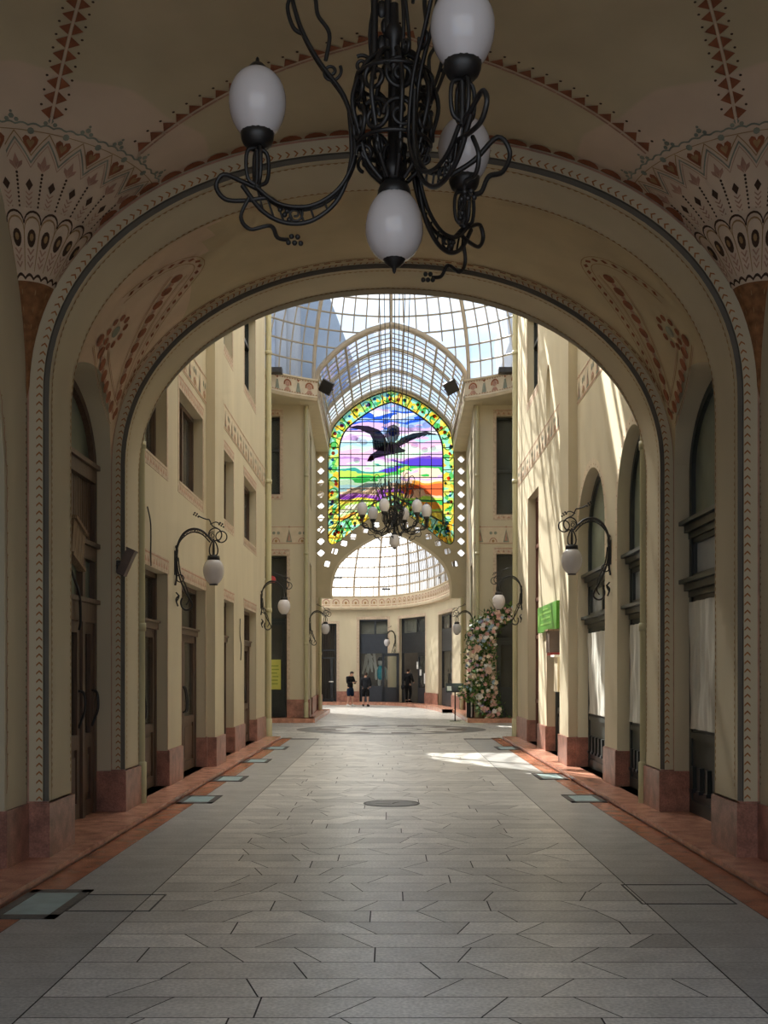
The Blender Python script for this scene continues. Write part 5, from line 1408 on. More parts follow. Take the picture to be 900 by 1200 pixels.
# ------------------------------------------------------------------ floor lights, manhole cover, slab frame
def floor_light(sg, y0, y1, label, x0=2.27, x1=2.73):
    root = empty('floor_light', (CX+sg*2.5, (y0+y1)/2, 0), label, 'floor light', 'glass floor lights along the step')
    B = lambda u, v, w: V((sg*(u-2.5), w-(y0+y1)/2, v))
    mb = MB()
    for a, b, c, d in ((x0, x0+.07, y0, y1), (x1-.07, x1, y0, y1), (x0, x1, y0, y0+.12), (x0, x1, y1-.12, y1)): mb.box(B, a, b, 0, .008, c, d, 'light_frame')
    mb.build('frame', root)
    mb = MB(); mb.box(B, x0+.07, x1-.07, .0, .005, y0+.12, y1-.12, 'floor_glass'); mb.build('glass_panel', root)
for y0, y1, l in ((7.7, 8.72, 'big glass floor light beside the left step, nearest to the viewer'), (14.5, 15.4, 'glass floor light by the first left shop door'), (17.4, 18.3, 'glass floor light by the second left shop door'), (21.0, 21.9, 'glass floor light by the third left shop door'), (24.6, 25.6, 'glass floor light by the farthest left shop door')): floor_light(-1, y0, y1, l)
for y0, y1, l in ((14.6, 15.5, 'glass floor light beside the right step below the nearer arched window'), (17.7, 18.8, 'glass floor light beside the right step below the lantern window'), (24.5, 25.6, 'glass floor light at the far end of the right step')): floor_light(1, y0, y1, l)
def manhole():
    mb = MB(); N = 36; P = lambda r, t, z: V((r*cos(t), r*sin(t), z))
    T = lin(0, 2*pi, N+1)
    mb.grid([[P(r, t, z) for t in T] for r, z in ((.355, 0), (.355, .006), (.33, .006), (.325, .002))], 'dark_box', False)
    mb.grid([[P(r, t, .004) for t in T] for r in (.325, .01)], 'mosaic_grey', False)
    for t in (0, pi): mb.decal(lambda a, b: V((.28*cos(t)+a, b, .007)), disc(0, 0, .03, 8), 'dark_box')
    mb.decal(lambda a, b: V((a, b, .0065)), stripe([(-.2, -.05), (0, -.09), (.05, .05), (.1, .12)], .025), 'grout')
    o = mb.build('manhole_cover', recalc=False); o.location = (.015, 14.5, 0); tag(o, 'round granite-filled manhole cover in the middle of the floor', 'manhole cover')
manhole()
def access_slab(x0, x1, y0, y1, label):
    mb = MB(); c = V(((x0+x1)/2, (y0+y1)/2, 0)); B = lambda u, v, w: V((u, w, v))-c
    for a, b, p, q in ((x0, x0+.012, y0, y1), (x1-.012, x1, y0, y1), (x0, x1, y0, y0+.012), (x0, x1, y1-.012, y1)): mb.box(B, a, b, 0, .004, p, q, 'dark_box')
    o = mb.build('access_frame'); o.location = c; tag(o, label, 'access cover')
access_slab(-2.25, -1.66, 7.95, 8.55, 'thin metal frame let into the paving beside the near left floor light')
access_slab(1.79, 2.47, 8.2, 8.95, 'thin dark frame in the grey side paving near the right step')

# ------------------------------------------------------------------ signs, boxes, small fittings
def rotbox(mb, c, sx, sy, sz, mat, R=None):
    f = lambda u, v, w: (R @ V((u, w, v)) if R else V((u, w, v)))+V(c)
    mb.box(f, -sx/2, sx/2, -sz/2, sz/2, -sy/2, sy/2, mat)
root = empty('floodlight', (-2.98, 12.98, 2.88), 'long brown box-shaped wall floodlight tilted on the left foot of the far arch', 'floodlight')
R = Matrix.Rotation(radians(24), 3, 'Y')
mb = MB(); rotbox(mb, (.03, -.1, 0), .095, .14, .3, 'box_brown', R); mb.box(lambda u, v, w: R @ V((u, w, v))+V((.03, -.1, 0)), -.055, .055, .14, .16, -.08, .08, 'box_brown'); mb.build('housing', root)
mb = MB(); rotbox(mb, (.03, -.1, 0), .075, .11, .315, 'dark_box', R); mb.build('lens', root)
mb = MB(); mb.tube([V((-.1, .11, -.02)), V((-.08, .0, -.02)), V((0, -.08, -.02))], .018, 'dark_box', 6); rotbox(mb, (-.1, .1, -.02), .06, .03, .12, 'dark_box'); mb.build('bracket', root)
# tilted weathered board by the left bay door
mb = MB(); R = Matrix.Rotation(radians(-16), 3, 'X')
for i in range(4): rotbox(mb, R @ V((0, -.17+.115*i, 0)), .06, .108, .42, 'old_wood', R)
rotbox(mb, R @ V((.02, 0, .2)), .08, .48, .035, 'old_wood', R); rotbox(mb, R @ V((.02, 0, -.2)), .08, .48, .035, 'old_wood', R)
o = mb.build('hanging_board'); o.location = (-3.25, 11.9, 2.98); tag(o, 'small weathered wooden board hung at a slant before the left arched door', 'board')
mb = MB(); mb.tube(smoothpts([V((-3.28, 11.8, 2.72)), V((-3.27, 11.95, 2.6)), V((-3.27, 12.12, 2.45)), V((-3.28, 12.2, 2.2)), V((-3.3, 12.22, 2.1))], 5), .016, 'iron', 6)
o = mb.build('hanging_cable'); tag(o, 'black cable dangling below the slanted wooden board', 'cable')
# green sign
root = empty('shop_sign', FRw(22.6, 2.72, .03), 'bright green rectangular shop sign on the right wall', 'sign')
B = lambda u, v, w: FRw(22.6+u, 2.72+v, .03+w)-root.location
mb = MB(); mb.box(B, -1.36, 1.36, -.26, .26, 0, .06, 'green_sign'); mb.build('panel', root)
mb = MB(); f = lambda a, b: B(a, b, .066)
for q in (rect(-.75, .95, .08, .12), rect(-.6, .7, -.02, .02), rect(-.7, .85, -.13, -.09), disc(1.14, -.02, .13, 12), rect(-.3, .5, .16, .19)): mb.decal(f, q, 'green_pale')
mb.build('print', root)
# door hood and box under the sign
root = empty('door_canopy', FRw(21.4, 2.1, 0), 'small brown box lamp and hood above the shop door under the green sign', 'canopy')
B = lambda u, v, w: FRw(21.4+u, 2.1+v, w)-root.location
mb = MB(); mb.box(B, -.15, .3, -.08, .32, 0, .22, 'box_brown'); mb.box(B, -.17, .32, .32, .35, 0, .25, 'old_wood'); mb.build('box', root)
mb = MB(); mb.box(B, -.1, .25, -.13, -.08, .02, .2, 'red'); mb.build('lens', root)
root = empty('letter_box', FRw(20.95, 1.6, 0), 'pale beige flat cabinet beside the shop door under the green sign', 'box')
B = lambda u, v, w: FRw(20.95+u, 1.6+v, w)-root.location
mb = MB(); mb.box(B, -.2, .25, -.3, .33, 0, .14, 'plaster_pale'); mb.build('cabinet', root)
mb = MB(); mb.box(B, -.22, .27, .33, .37, 0, .2, 'white'); mb.build('lid', root)
mb = MB(); P_ = [FRw(20.9, 3.0, .01), FRw(20.9, 2.62, .03), FRw(20.8, 2.58, .05), FRw(20.65, 2.57, .06), FRw(20.6, 2.66, .06)]; mb.tube(smoothpts(P_, 5), .014, 'iron', 6); tag(mb.build('wire_hook'), 'dark bent wire hook on the right wall below the lantern', 'hook')
mb = MB(); mb.tube(smoothpts([FLw(14.6, 3.75, .02), FLw(14.75, 3.55, .03), FLw(14.8, 3.2, .02), FLw(14.82, 3.02, .02)], 5), .010, 'iron', 5); tag(mb.build('loose_wire'), 'loose thin wire above the nearest left shop door', 'wire')
mb = MB(); mb.tube(smoothpts([FLw(23.6, 2.75, .02), FLw(23.5, 2.4, .03), FLw(23.7, 2.2, .03), FLw(23.7, 1.9, .02)], 5), .010, 'iron', 5); tag(mb.build('loose_wire'), 'loose thin wire between the third and farthest left shop doors', 'wire')
# yellow poster and red disc on the left rotunda shopfront
FDf = FF(DF)
mb = MB(); B = lambda u, v, w: FDf(u, v, w-.24)
mb.box(B, -4.12, -3.70, 1.08, 2.08, 0, .012, 'yellow')
for i, (a, b) in enumerate(((-4.05, -3.78), (-4.0, -3.76), (-4.05, -3.82), (-3.98, -3.78), (-4.04, -3.8), (-4.0, -3.8))): mb.decal(lambda x, z: B(x, z, .02), rect(a, b, 1.85-.12*i, 1.89-.12*i), 'yellow_dk')
tag(mb.build('poster'), 'yellow poster on the dark left rotunda shopfront', 'poster')
root = empty('round_lamp', FDf(-3.98, 4.75, -.1), 'small red round lamp on the dark left rotunda shopfront', 'lamp')
mb = MB(); mb.ball((0, 0, 0), .13, 'red', 14, 10, (1, .7, 1)); mb.build('lens', root); mb = MB(); mb.tube([V((-.1, 0, 0)), V((-.25, .0, .02)), V((-.3, -.02, .0))], .03, 'white', 6); mb.build('bracket', root)
# square spotlights
def spot(loc, label, s=.42, rot=0., grp='square spotlights under the glass'):
    root = empty('spotlight', loc, label, 'spotlight', grp)
    R = Matrix.Rotation(rot, 3, 'Y') @ Matrix.Rotation(radians(25), 3, 'X')
    mb = MB(); rotbox(mb, (0, 0, 0), s, .14, s, 'dark_box', R); mb.build('housing', root)
    mb = MB(); rotbox(mb, R @ V((0, -.075, 0)), s*.86, .012, s*.86, 'iron', R); mb.build('lens', root)
    mb = MB(); mb.tube([R @ V((-s*.54, 0, 0)), R @ V((-s*.54, .16, 0)), R @ V((s*.54, .16, 0)), R @ V((s*.54, 0, 0))], .015, 'iron', 5); mb.build('bracket', root)
spot((-2.13, 38.35, 11.15), 'black square spotlight at the left foot of the glazed gable vault', rot=radians(28))
spot((2.02, 38.35, 11.15), 'black square spotlight at the right foot of the glazed gable vault', rot=radians(-28))
def bar_lamp(px, py, d, label, s=.0):
    loc = ((px-457.5)*d/1350, d, 1.65+(788-py)*d/1350)
    root = empty('bar_spotlight', loc, label, 'spotlight', 'flat bar spotlights under the glass')
    mb = MB(); rotbox(mb, (0, 0, 0), .42, .14+.3*s, .07+.12*s, 'dark_box'); mb.build('housing', root)
    mb = MB(); mb.tube([V((0, 0, .03)), V((0, .12, .12)), V((0, .3, .16))], .015, 'iron', 5); mb.build('bracket', root)
bar_lamp(323, 434.5, 36.5, 'flat dark spotlight on the left dome cornice', .7); bar_lamp(592, 434.5, 36.5, 'flat dark spotlight on the right dome cornice', .7)
bar_lamp(395.5, 677, 55, 'leftmost flat black spotlight under the far hall roof'); bar_lamp(452.5, 690.5, 57.6, 'middle flat black spotlight under the far hall roof'); bar_lamp(519.5, 677, 51.5, 'right flat black spotlight under the far hall roof')

# ------------------------------------------------------------------ menu stand, boards, mannequin, display
root = empty('menu_stand', (2.19, 39.0, 0), 'slim black reading stand with a tilted picture board before the flowers', 'stand')
mb = MB(); mb.lathe([(0, .012), (.19, .012), (.19, 0)], 'iron', (0, 0, 0), 20); mb.build('base', root)
mb = MB(); mb.tube([V((0, 0, .01)), V((0, 0, 1.06))], .022, 'iron', 8); mb.build('pole', root)
R = Matrix.Rotation(radians(38), 3, 'X')
mb = MB(); rotbox(mb, (0, 0, 1.13), .62, .46, .03, 'dark_box', R); bd = mb.build('board', root)
mb = MB()
for i, x in enumerate((-.2, 0, .2)): rotbox(mb, V((0, 0, 1.13))+R @ V((x, -.06, .02)), .15, .24, .006, ('paper', 'slate', 'frieze')[i], R)
mb.build('picture_sheet', bd)
for i, x in enumerate((2.62, 2.80)):
    root = empty('folding_board', (x, 38.55-.12*i, .15 if x > 2.5 else 0), ('left' if i == 0 else 'right')+' one of two black boards with white edges leaning by the flowers', 'board', 'black boards by the flowers')
    mb = MB(); rotbox(mb, (0, 0, .34), .14, .06, .68, 'iron'); mb.build('panel', root); mb = MB(); rotbox(mb, (.085, 0, .34), .035, .07, .68, 'white'); mb.build('edge', root)
s0 = s_px(441); o = FH(s0, .955, -.75)
root = empty('shop_mannequin', o, 'white dressed figure with turquoise vest and black cap in the shop window', 'mannequin', rz=.1)
mb = MB(); mb.lathe([(0, 1.02), (.09, 1.03), (.16, 1.10), (.19, 1.22), (.17, 1.34), (.08, 1.42), (0, 1.43)], 'white', (0, 0, 0), 16)
mb.ball((0, -.17, 1.17), .075, 'white', 10, 8, (1, .7, .7)); mb.build('head', root)
mb = MB(); mb.lathe([(.16, .32), (.2, .4), (.22, .6), (.21, .85), (.17, 1.0), (.07, 1.06)], 'teal', (0, 0, 0), 18); mb.tube([V((0, -.215, .4)), V((0, -.225, .9))], .008, 'white', 5); mb.build('vest', root)
for s in (-1, 1): mb = MB(); mb.tube(smoothpts([V((s*.15, 0, .95)), V((s*.27, 0, .8)), V((s*.29, -.03, .55)), V((s*.28, -.08, .4))], 5), [.06]*15+[.05], 'white', 8); mb.ball((s*.28, -.09, .36), .055, 'white', 8, 6); mb.build('arm', root)
for s in (-1, 1): mb = MB(); mb.tube([V((s*.1, 0, .4)), V((s*.11, 0, .2)), V((s*.11, 0, .03))], [.1, .085, .08], 'white', 10); mb.ball((s*.11, -.06, .04), .08, 'white', 10, 6, (1, 1.5, .6)); mb.build('leg', root)
mb = MB(); mb.lathe([(.19, 1.3), (.2, 1.38), (.14, 1.48), (0, 1.5)], 'cloth_black', (0, 0, 0), 16); mb.ball((0, -.2, 1.32), .12, 'cloth_black', 10, 6, (1.1, 1, .16)); mb.build('cap', root)
mb = MB(); mb.box(lambda u, v, w: V((u, w, v)), -.5, .5, -.8, .0, -.3, .35, 'slate'); ped = mb.build('display_plinth'); ped.location = o-V((0, 0, .008)); tag(ped, 'low dark plinth under the dressed figure in the shop window', 'plinth')
for i, (u, v, a) in enumerate(((s_px(427), 2.05, .25), (s_px(433), 2.2, -.15))):
    mb = MB(); c = FH(u, v, -.7)
    mb.poly(lambda a_, b_, w: V((a_, w, b_)), [(-.12, -.5), (-.2, .5), (-.05, .55), (.08, -.1), (.1, .55), (.22, .5), (.2, -.55), (.08, -.55), (.02, .0), (-.04, -.55)], [], 'white', 0); mb.poly(lambda a_, b_, w: V((a_, w, b_)), [(-.12, -.5), (-.2, .5), (-.05, .55), (.08, -.1), (.1, .55), (.22, .5), (.2, -.55), (.08, -.55), (.02, .0), (-.04, -.55)], [], 'white', .03)
    q = mb.build('hanging_banner'); q.location = c; q.rotation_euler = (0, a, 0); tag(q, ('left' if i == 0 else 'right')+' white paper shape hanging in the far shop window', 'paper decoration', 'white paper shapes in the shop window')
for i, (px, v, w_, h_) in enumerate(((485.5, 2.0, .2, .35), (489, 1.65, .2, .3), (494, 1.35, .2, .5), (497, 1.95, .15, .5))):
    mb = MB(); u = s_px(px); c = FH(u, v, -.175); mb.box(lambda a_, b_, q: FH(u+a_, v+b_, -.175+q)-c, -w_/2, w_/2, -h_/2, h_/2, 0, .01, 'paper'); q = mb.build('notice'); q.location = c; tag(q, ('topmost', 'middle', 'lowest', 'rightmost')[i]+' white notice stuck on the doorway glass', 'notice', 'notices on the doorway glass')
for i, (px, v, w_, h_, mt) in enumerate(((522.5, 2.55, .3, .42, 'yellow'), (522, 1.95, .28, .28, 'paper'), (522, 1.5, .28, .3, 'paper'), (522, 1.05, .25, .25, 'frieze'))):
    mb = MB(); u = s_px(px); c = FH(u, v, -.3); mb.box(lambda a_, b_, q: FH(u+a_, v+b_, -.3+q)-c, -w_/2, w_/2, -h_/2, h_/2, 0, .03, mt); q = mb.build('display_card'); q.location = c; tag(q, ('yellow and white top', 'white second', 'white third', 'beige lowest')[i]+' card in the column of the right shop window', 'card', 'cards in the right shop window')

# ------------------------------------------------------------------ flower column
def flowers():
    rnd = random.Random(21); base = V((2.95, 37.75, .1))
    root = empty('flower_garland', base, 'tall column of pink, white and lilac flowers climbing round the dark doorway', 'flowers')
    sp = smoothpts([(3.5, 38.0, .2), (3.1, 37.95, .75), (3.0, 38.0, 1.6), (2.95, 38.0, 2.4), (3.05, 38.0, 3.0), (3.45, 38.0, 3.4), (3.95, 38.0, 3.62), (4.35, 38.05, 3.6)], 10)
    sp2 = smoothpts([(2.95, 38., 1.5), (2.65, 37.8, 1.15), (2.5, 37.7, .95)], 6)
    def pt(tight=1.):
        if rnd.random() < .16: c = sp2[rnd.randrange(len(sp2))]; r = .28
        else:
            k = rnd.randrange(len(sp)); c = sp[k]; r = .50 if 6 < k < 46 else .36
        a, q = rnd.uniform(0, 2*pi), sqrt(rnd.random())*r*tight
        return c+V((q*cos(a), rnd.uniform(-.33, .02), q*sin(a)*.8))-base
    mb = MB()
    mb.tube([p+V((0, .05, 0))-base for p in sp], .07, 'leaf_dark', 6); mb.build('stem', root)
    mb = MB()
    for i in range(3200):
        c = pt(1.08); d = V((rnd.gauss(0, 1), rnd.gauss(-.5, 1), rnd.gauss(.2, 1))).normalized(); e = d.orthogonal().normalized(); L = rnd.uniform(.07, .16); w = L*.32
        mb.face([c, c+d*L*.45+e*w, c+d*L, c+d*L*.45-e*w], 'leaf' if rnd.random() < .65 else 'leaf_dark', True)
    for i in range(16):
        c = sp[rnd.randrange(28, len(sp))]-base; d = V((rnd.gauss(-.5, .6), -.2, rnd.uniform(.3, 1))).normalized()
        mb.tube([c, c+d*rnd.uniform(.4, .75)], [.012, .004], 'leaf_dark', 4)
    tag(mb.build('foliage', root, recalc=False), kind='stuff')
    def rose(mb, c, r, mt, d):
        e = d.orthogonal().normalized(); f = d.cross(e)
        for ring, (n, q, h) in enumerate(((6, 1., .0), (5, .68, .28), (3, .36, .45))):
            for k in range(n):
                t = 2*pi*k/n+ring*.5; u = e*cos(t)+f*sin(t); s = e*-sin(t)+f*cos(t)
                mb.face([c+d*r*h*.6, c+u*r*q*.6+s*r*q*.42+d*r*h, c+u*r*q+d*r*(h+.25), c+u*r*q*.6-s*r*q*.42+d*r*h], mt, True)
        mb.ball(c+d*r*.3, r*.3, mt, 6, 4)
    allf = []
    for i in range(330):
        c = pt(1.); c.y = min(c.y, rnd.uniform(-.16, .1)); r = rnd.choice((.045, .06, .075, .09)) if rnd.random() > .05 else .15
        allf.append((r, c, PET[rnd.choice((0, 0, 1, 1, 2, 2, 3, 4, 5, 5, 5))], V((rnd.gauss(0, .4), -1, rnd.gauss(.1, .4))).normalized()))
    allf.sort(key=lambda a: -a[0])
    for r, c, mt, d in allf[:98]: mb = MB(); rose(mb, V(), r, mt, d); o = mb.build('blossom', root, recalc=False); o.location = c
    mb = MB()
    for r, c, mt, d in allf[98:]: rose(mb, c, r, mt, d)
    tag(mb.build('blossom_mass', root, recalc=False), kind='stuff')
flowers()

# ------------------------------------------------------------------ people
def skinned(name, parent, verts, edges, radii, mat, root=0, sub=2):
    me = bpy.data.meshes.new(name); me.from_pydata([tuple(v) for v in verts], edges, []); o = bpy.data.objects.new(name, me); COL.objects.link(o)
    o.modifiers.new('s', 'SKIN'); 
    for i, d in enumerate(me.skin_vertices[0].data):
        r = radii[i]; d.radius = r if isinstance(r, tuple) else (r, r); d.use_root = (i == root)
    sb = o.modifiers.new('d', 'SUBSURF'); sb.levels = sub; sb.render_levels = sub
    dg = bpy.context.evaluated_depsgraph_get(); m2 = bpy.data.meshes.new_from_object(o.evaluated_get(dg)); bpy.data.objects.remove(o)
    m2.materials.clear(); m2.materials.append(M[mat]); m2.polygons.foreach_set('use_smooth', [True]*len(m2.polygons)); m2.polygons.foreach_set('material_index', [0]*len(m2.polygons))
    o = bpy.data.objects.new(name, m2); COL.objects.link(o); o.parent = parent; return o
def person(loc, rz, label, top, bottom, shoes, pose, sock=None, long_=False, H=1.74, headdown=.0, cap=False):
    """figure facing -Y before rotation; pose gives elbows, wrists, hips shift, knees, ankles"""
    root = empty('person', loc, label, 'person', rz=rz); k = H/1.74
    J = {}
    J['pel'] = V((0, 0, .93)); J['wai'] = V((0, .01, 1.08)); J['che'] = V((0, .0, 1.28)); J['nek'] = V((0, .01, 1.46)); J['ch2'] = V((0, -.0, 1.40))
    hd = V((0, -.03-.10*headdown, 1.60-.03*headdown)); J['hea'] = hd; J['cro'] = hd+V((0, -.02*headdown, .085))
    for s, n in ((-1, 'l'), (1, 'r')):
        J['sh'+n] = V((s*.175, .01, 1.40)); J['el'+n] = V(pose['el'+n]); J['wr'+n] = V(pose['wr'+n]); J['hi'+n] = V((s*.095, 0, .88)); J['kn'+n] = V(pose['kn'+n]); J['an'+n] = V(pose['an'+n])
        w = J['wr'+n]; d = (w-J['el'+n]).normalized(); J['pa'+n] = w+d*.06; J['to'+n] = J['an'+n]+V((s*.02, -.14, -.055)); J['he'+n] = J['an'+n]+V((0, .03, -.04))
    names = ['pel', 'wai', 'che', 'ch2', 'nek', 'hea', 'cro'] + [a+n for n in 'lr' for a in ('sh', 'el', 'wr', 'pa', 'hi', 'kn', 'an', 'he', 'to')]
    rad = dict(pel=(.15, .105), wai=(.135, .095), che=(.155, .105), ch2=(.12, .08), nek=.055, hea=(.075, .095), cro=(.07, .085), sh=.062, el=.043, wr=.028, pa=(.035, .02), hi=.085, kn=.058, an=.04, he=.042, to=(.035, .022))
    E = [('pel', 'wai'), ('wai', 'che'), ('che', 'ch2'), ('ch2', 'nek'), ('nek', 'hea'), ('hea', 'cro')]
    for n in 'lr': E += [('ch2', 'sh'+n), ('sh'+n, 'el'+n), ('el'+n, 'wr'+n), ('wr'+n, 'pa'+n), ('pel', 'hi'+n), ('hi'+n, 'kn'+n), ('kn'+n, 'an'+n), ('an'+n, 'he'+n), ('he'+n, 'to'+n)]
    vs = [J[q]*k for q in names]; ix = {q: i for i, q in enumerate(names)}; rr = [rad.get(q, rad.get(q[:2])) for q in names]; E = [(ix[a], ix[b]) for a, b in E]
    # fingers: four and a thumb on each hand
    for n in 'lr':
        p = J['pa'+n]; d = (p-J['wr'+n]).normalized(); side = d.cross(V((0, 0, 1)))
        side = side.normalized() if side.length > .2 else V((1, 0, 0)); dn = side.cross(d).normalized()
        for i in range(5):
            if i < 4: b = p+d*.02+side*(.013*(i-1.5)*1.5); L = (.06, .072, .066, .05)[i]; q1, q2 = b+d*L*.5, b+d*L*.8-dn*L*.4
            else: b = p-d*.03+side*.035*(1 if n == 'l' else -1); q1, q2 = b+d*.03+side*.02*(1 if n == 'l' else -1), b+d*.055-dn*.01
            a = len(vs); vs += [q1*k, q2*k]; rr += [.009, .008]; E += [(ix['pa'+n], a), (a, a+1)]
    skinned('body', root, vs, E, rr, 'skin', 0)
    def sub(name, keys, ed, g, mat, over={}):
        ii = {q: i for i, q in enumerate(keys)}; vv = [(over.get(q) or J[q])*k for q in keys]
        r = []
        for q in keys:
            b = rad.get(q, rad.get(q[:2])); b = b if isinstance(b, tuple) else (b, b); gg = g.get(q, g.get(q[:2], .02)); r.append((b[0]+gg, b[1]+gg))
        return skinned(name, root, vv, [(ii[a], ii[b]) for a, b in ed], r, mat, 0)
    m = lambda a, b, t: J[a].lerp(J[b], t)
    tk = ['wai', 'pel', 'che', 'ch2', 'nek']; te = [('pel', 'wai'), ('wai', 'che'), ('che', 'ch2'), ('ch2', 'nek')]
    for n in 'lr': tk += ['sh'+n, 'el'+n, 'wr'+n]; te += [('ch2', 'sh'+n), ('sh'+n, 'el'+n), ('el'+n, 'wr'+n)]
    sub('jacket', tk, te, dict(pel=.022, wai=.03, che=.03, ch2=.03, nek=.018, sh=.022, el=.024, wr=.018), top, over=dict(pel=V((0, 0, .885)), nek=V((0, .015, 1.46))))
    J['wst'] = V((0, .005, 1.02)); rad['wst'] = (.135, .095)
    bk = ['wst', 'pel']; be = [('wst', 'pel')]
    for n in 'lr':
        J['kx'+n] = J['kn'+n] if not long_ else m('kn'+n, 'an'+n, .9); rad['kx'] = .058 if not long_ else .045
        bk += ['hi'+n, 'kn'+n] + (['kx'+n] if long_ else []); be += [('pel', 'hi'+n), ('hi'+n, 'kn'+n)] + ([('kn'+n, 'kx'+n)] if long_ else [])
    ov = {} if long_ else {'kn'+n: m('kn'+n, 'hi'+n, -.05) for n in 'lr'}
    sub('trousers' if long_ else 'shorts', bk, be, dict(wst=.035, pel=.04, hi=.036, kn=.035 if not long_ else .018, kx=.014), bottom, ov)
    for n in 'lr':
        a, t = J['an'+n]*k, J['to'+n]*k; d = V((t.x-a.x, t.y-a.y, 0)).normalized(); q = V((-d.y, d.x, 0)); z0 = a.z-.08*k; mb = MB()
        L = [(-.075, .030, .045), (-.06, .040, .075), (-.02, .042, .085), (.03, .046, .095), (.09, .054, .082), (.15, .052, .072), (.19, .036, .05), (.205, .012, .02)]
        mb.grid([[V((a.x, a.y, z0))+d*u+q*(w_*cos(2*pi*m_/14))+V((0, 0, h_*(.5+.5*sin(2*pi*m_/14)))) for m_ in range(14)] for u, w_, h_ in L], shoes, True, closed_u=True)
        mb.lathe([(.046, -.02), (.05, .02), (.042, .035)], shoes, a, 14); mb.build('shoe', root)
    mb = MB(); c = J['hea']*k+V((0, .02, .055))
    mb.ball(c, .098*k, 'hair', 16, 10, (.9, 1.05, .82)); mb.ball(c+V((0, .035, -.05)), .075*k, 'hair', 12, 8, (1, .8, .9)); mb.build('cap' if cap else 'hair', root)
    if cap: mb = MB(); mb.ball(c+V((0, -.11, -.02)), .07, 'cloth_black', 10, 6, (1, 1, .2)); mb.build('cap_peak', root)
    mb = MB(); f = J['hea']*k
    tilt = Matrix.Rotation(.5*headdown, 3, 'X'); T = lambda x, y, z: f+tilt @ V((x, y, z))
    for s in (-1, 1): mb.ball(T(s*.032, -.080, .015), .010, 'white', 8, 6); mb.ball(T(s*.032, -.0885, .015), .005, 'umber', 6, 5)
    mb.build('eyes', root)
    mb = MB(); mb.ball(T(0, -.1, -.012), .014, 'skin', 8, 6, (.9, 1.1, 1.6)); 
    for s in (-1, 1): mb.ball(T(s*.078, 0, .005), .024, 'skin', 8, 6, (.4, .8, 1.2))
    mb.build('nose_and_ears', root)
    mb = MB(); mb.ball(T(0, -.088, -.045), .02, 'rose', 8, 5, (1.2, .5, .3)); mb.build('mouth', root)
    if sock:
        for n in 'lr': mb = MB(); mb.tube([J['an'+n]*k+V((0, 0, .0)), J['an'+n].lerp(J['kn'+n], .45)*k], [.05, .058], sock, 10); mb.build('sock', root)
    return root
pA = dict(ell=(-.26, -.06, 1.13), wrl=(-.10, -.27, 1.16), elr=(.26, -.06, 1.13), wrr=(.10, -.27, 1.16), knl=(-.13, -.02, .48), anl=(-.16, .02, .08), knr=(.13, -.03, .48), anr=(.17, .0, .08))
f1 = (-1.95, 55.9, 0.)
person(f1, radians(48), 'person in black hooded jacket and navy shorts looking down at a phone', 'cloth_black', 'cloth_navy', 'shoe_white', pA, headdown=1.)
mb = MB(); rotbox(mb, (0, 0, 0), .08, .16, .012, 'dark_box', Matrix.Rotation(radians(-35), 3, 'X')); ph = mb.build('smartphone'); ph.location = V(f1)+Matrix.Rotation(radians(48), 3, 'Z') @ V((0, -.36, 1.19)); ph.rotation_euler = (0, 0, radians(48)); tag(ph, 'dark phone held by the person in navy shorts', 'phone')
pB = dict(ell=(-.25, .0, 1.12), wrl=(-.19, -.18, 1.02), elr=(.25, .0, 1.12), wrr=(.19, -.18, 1.02), knl=(-.11, -.01, .48), anl=(-.12, .02, .08), knr=(.11, -.01, .48), anr=(.12, .02, .08))
person((-1.2, 55.7, 0), radians(168), 'person seen from behind in charcoal patterned top and black shorts', 'cloth_grey', 'cloth_black', 'cloth_black', pB, H=1.68, headdown=.6)
pC = dict(ell=(-.27, .03, 1.14), wrl=(-.2, -.18, 1.05), elr=(.27, .0, 1.13), wrr=(.16, -.22, 1.18), knl=(-.1, -.08, .49), anl=(-.1, .06, .1), knr=(.1, -.02, .48), anr=(.11, -.02, .08))
sd = H[4]+(H[5]-H[4])*.30; fc = FH(sd, .15, .05)
person(tuple(fc), radians(150), 'person in black clothes with a dark cap stepping through the shop doorway', 'cloth_black', 'cloth_black', 'cloth_black', pC, long_=True, H=1.72, cap=True)
root = empty('shoulder_bag', fc+V((-.26, -.1, .78)), 'grey bag carried by the person in the doorway', 'bag')
mb = MB(); mb.ball((0, 0, 0), .13, 'cloth_grey', 12, 8, (.7, 1.1, 1.2)); mb.build('pouch', root); mb = MB(); mb.tube(smoothpts([V((0, 0, .14)), V((.05, .02, .4)), V((.14, .05, .58))], 5), .014, 'cloth_grey', 6); mb.build('strap', root)

for i, px in enumerate((438, 488)):  # unseen area lights added to brighten the shop rooms
    al = bpy.data.lights.new('shop_fill_light', 'AREA'); al.energy = 22; al.size = 1.6; al.color = (1., .93, .82); ao = bpy.data.objects.new('shop_fill_light', al); COL.objects.link(ao); ao.location = FH(s_px(px), 4.2, -1.2)
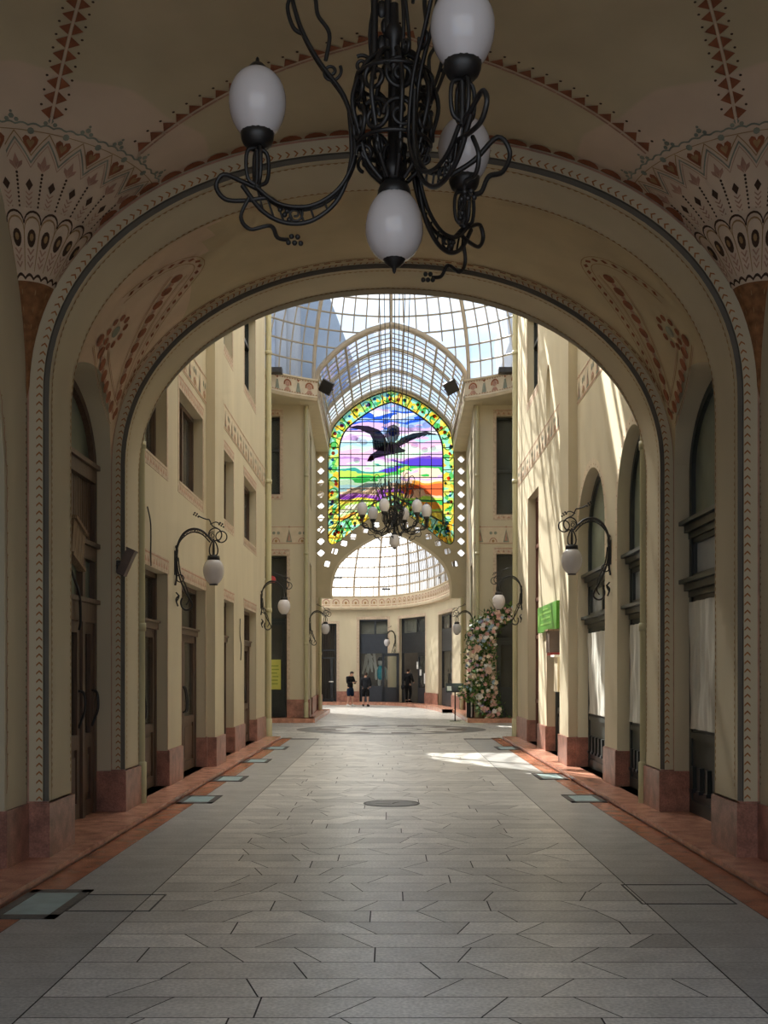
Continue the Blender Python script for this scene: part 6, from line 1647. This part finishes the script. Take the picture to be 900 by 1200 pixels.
# ------------------------------------------------------------------ camera, sky, sun
cam = bpy.data.cameras.new('camera'); co = bpy.data.objects.new('camera', cam); COL.objects.link(co)
co.location = (0, 0, 1.65); co.rotation_euler = (pi/2, 0, 0); cam.sensor_width = 36; cam.lens = 1350/1200*36; cam.shift_x = -7.5/1200; cam.shift_y = 188/1200; cam.clip_end = 500; cam.clip_start = .05
SC.camera = co
w = bpy.data.worlds.new('sky'); SC.world = w; w.use_nodes = True; n = w.node_tree; n.nodes.clear()
out = n.nodes.new('ShaderNodeOutputWorld'); bg = n.nodes.new('ShaderNodeBackground'); tc = n.nodes.new('ShaderNodeTexCoord')
x = n.nodes.new('ShaderNodeTexNoise'); x.inputs['Scale'].default_value = 3.2; x.inputs['Detail'].default_value = 6; mp = n.nodes.new('ShaderNodeMapping'); mp.inputs['Scale'].default_value = (1, 1, 1.6); mp.inputs['Location'].default_value = (.4, .2, .1)
n.links.new(tc.outputs['Generated'], mp.inputs[0]); n.links.new(mp.outputs[0], x.inputs['Vector'])
r = ramp(n, x.outputs['Fac'], [(.36, (.40, .60, .92)), (.47, (.72, .84, 1.)), (.55, (1., 1., .99))]); n.links.new(r.outputs[0], bg.inputs[0]); bg.inputs[1].default_value = SKY = .9
n.links.new(bg.outputs[0], out.inputs[0])
sl = bpy.data.lights.new('sun', 'SUN'); so = bpy.data.objects.new('sun', sl); COL.objects.link(so); sl.energy = 10.; sl.angle = radians(.55); sl.color = (1., .95, .86)
so.rotation_euler = V((.55, -1., -1.08)).to_track_quat('-Z', 'Y').to_euler(); so.location = (-10, 60, 40)
vs = SC.view_settings; vs.view_transform = 'Standard'; vs.look = 'None'; vs.gamma = 1; vs.use_curve_mapping = False; vs.exposure = .75
SC.cycles.max_bounces = 10; SC.cycles.diffuse_bounces = 6; SC.cycles.glossy_bounces = 3; SC.cycles.transparent_max_bounces = 24; SC.cycles.transmission_bounces = 6
SC.cycles.use_denoising = True; SC.cycles.caustics_reflective = False; SC.cycles.caustics_refractive = False; SC.cycles.sample_clamp_indirect = 6
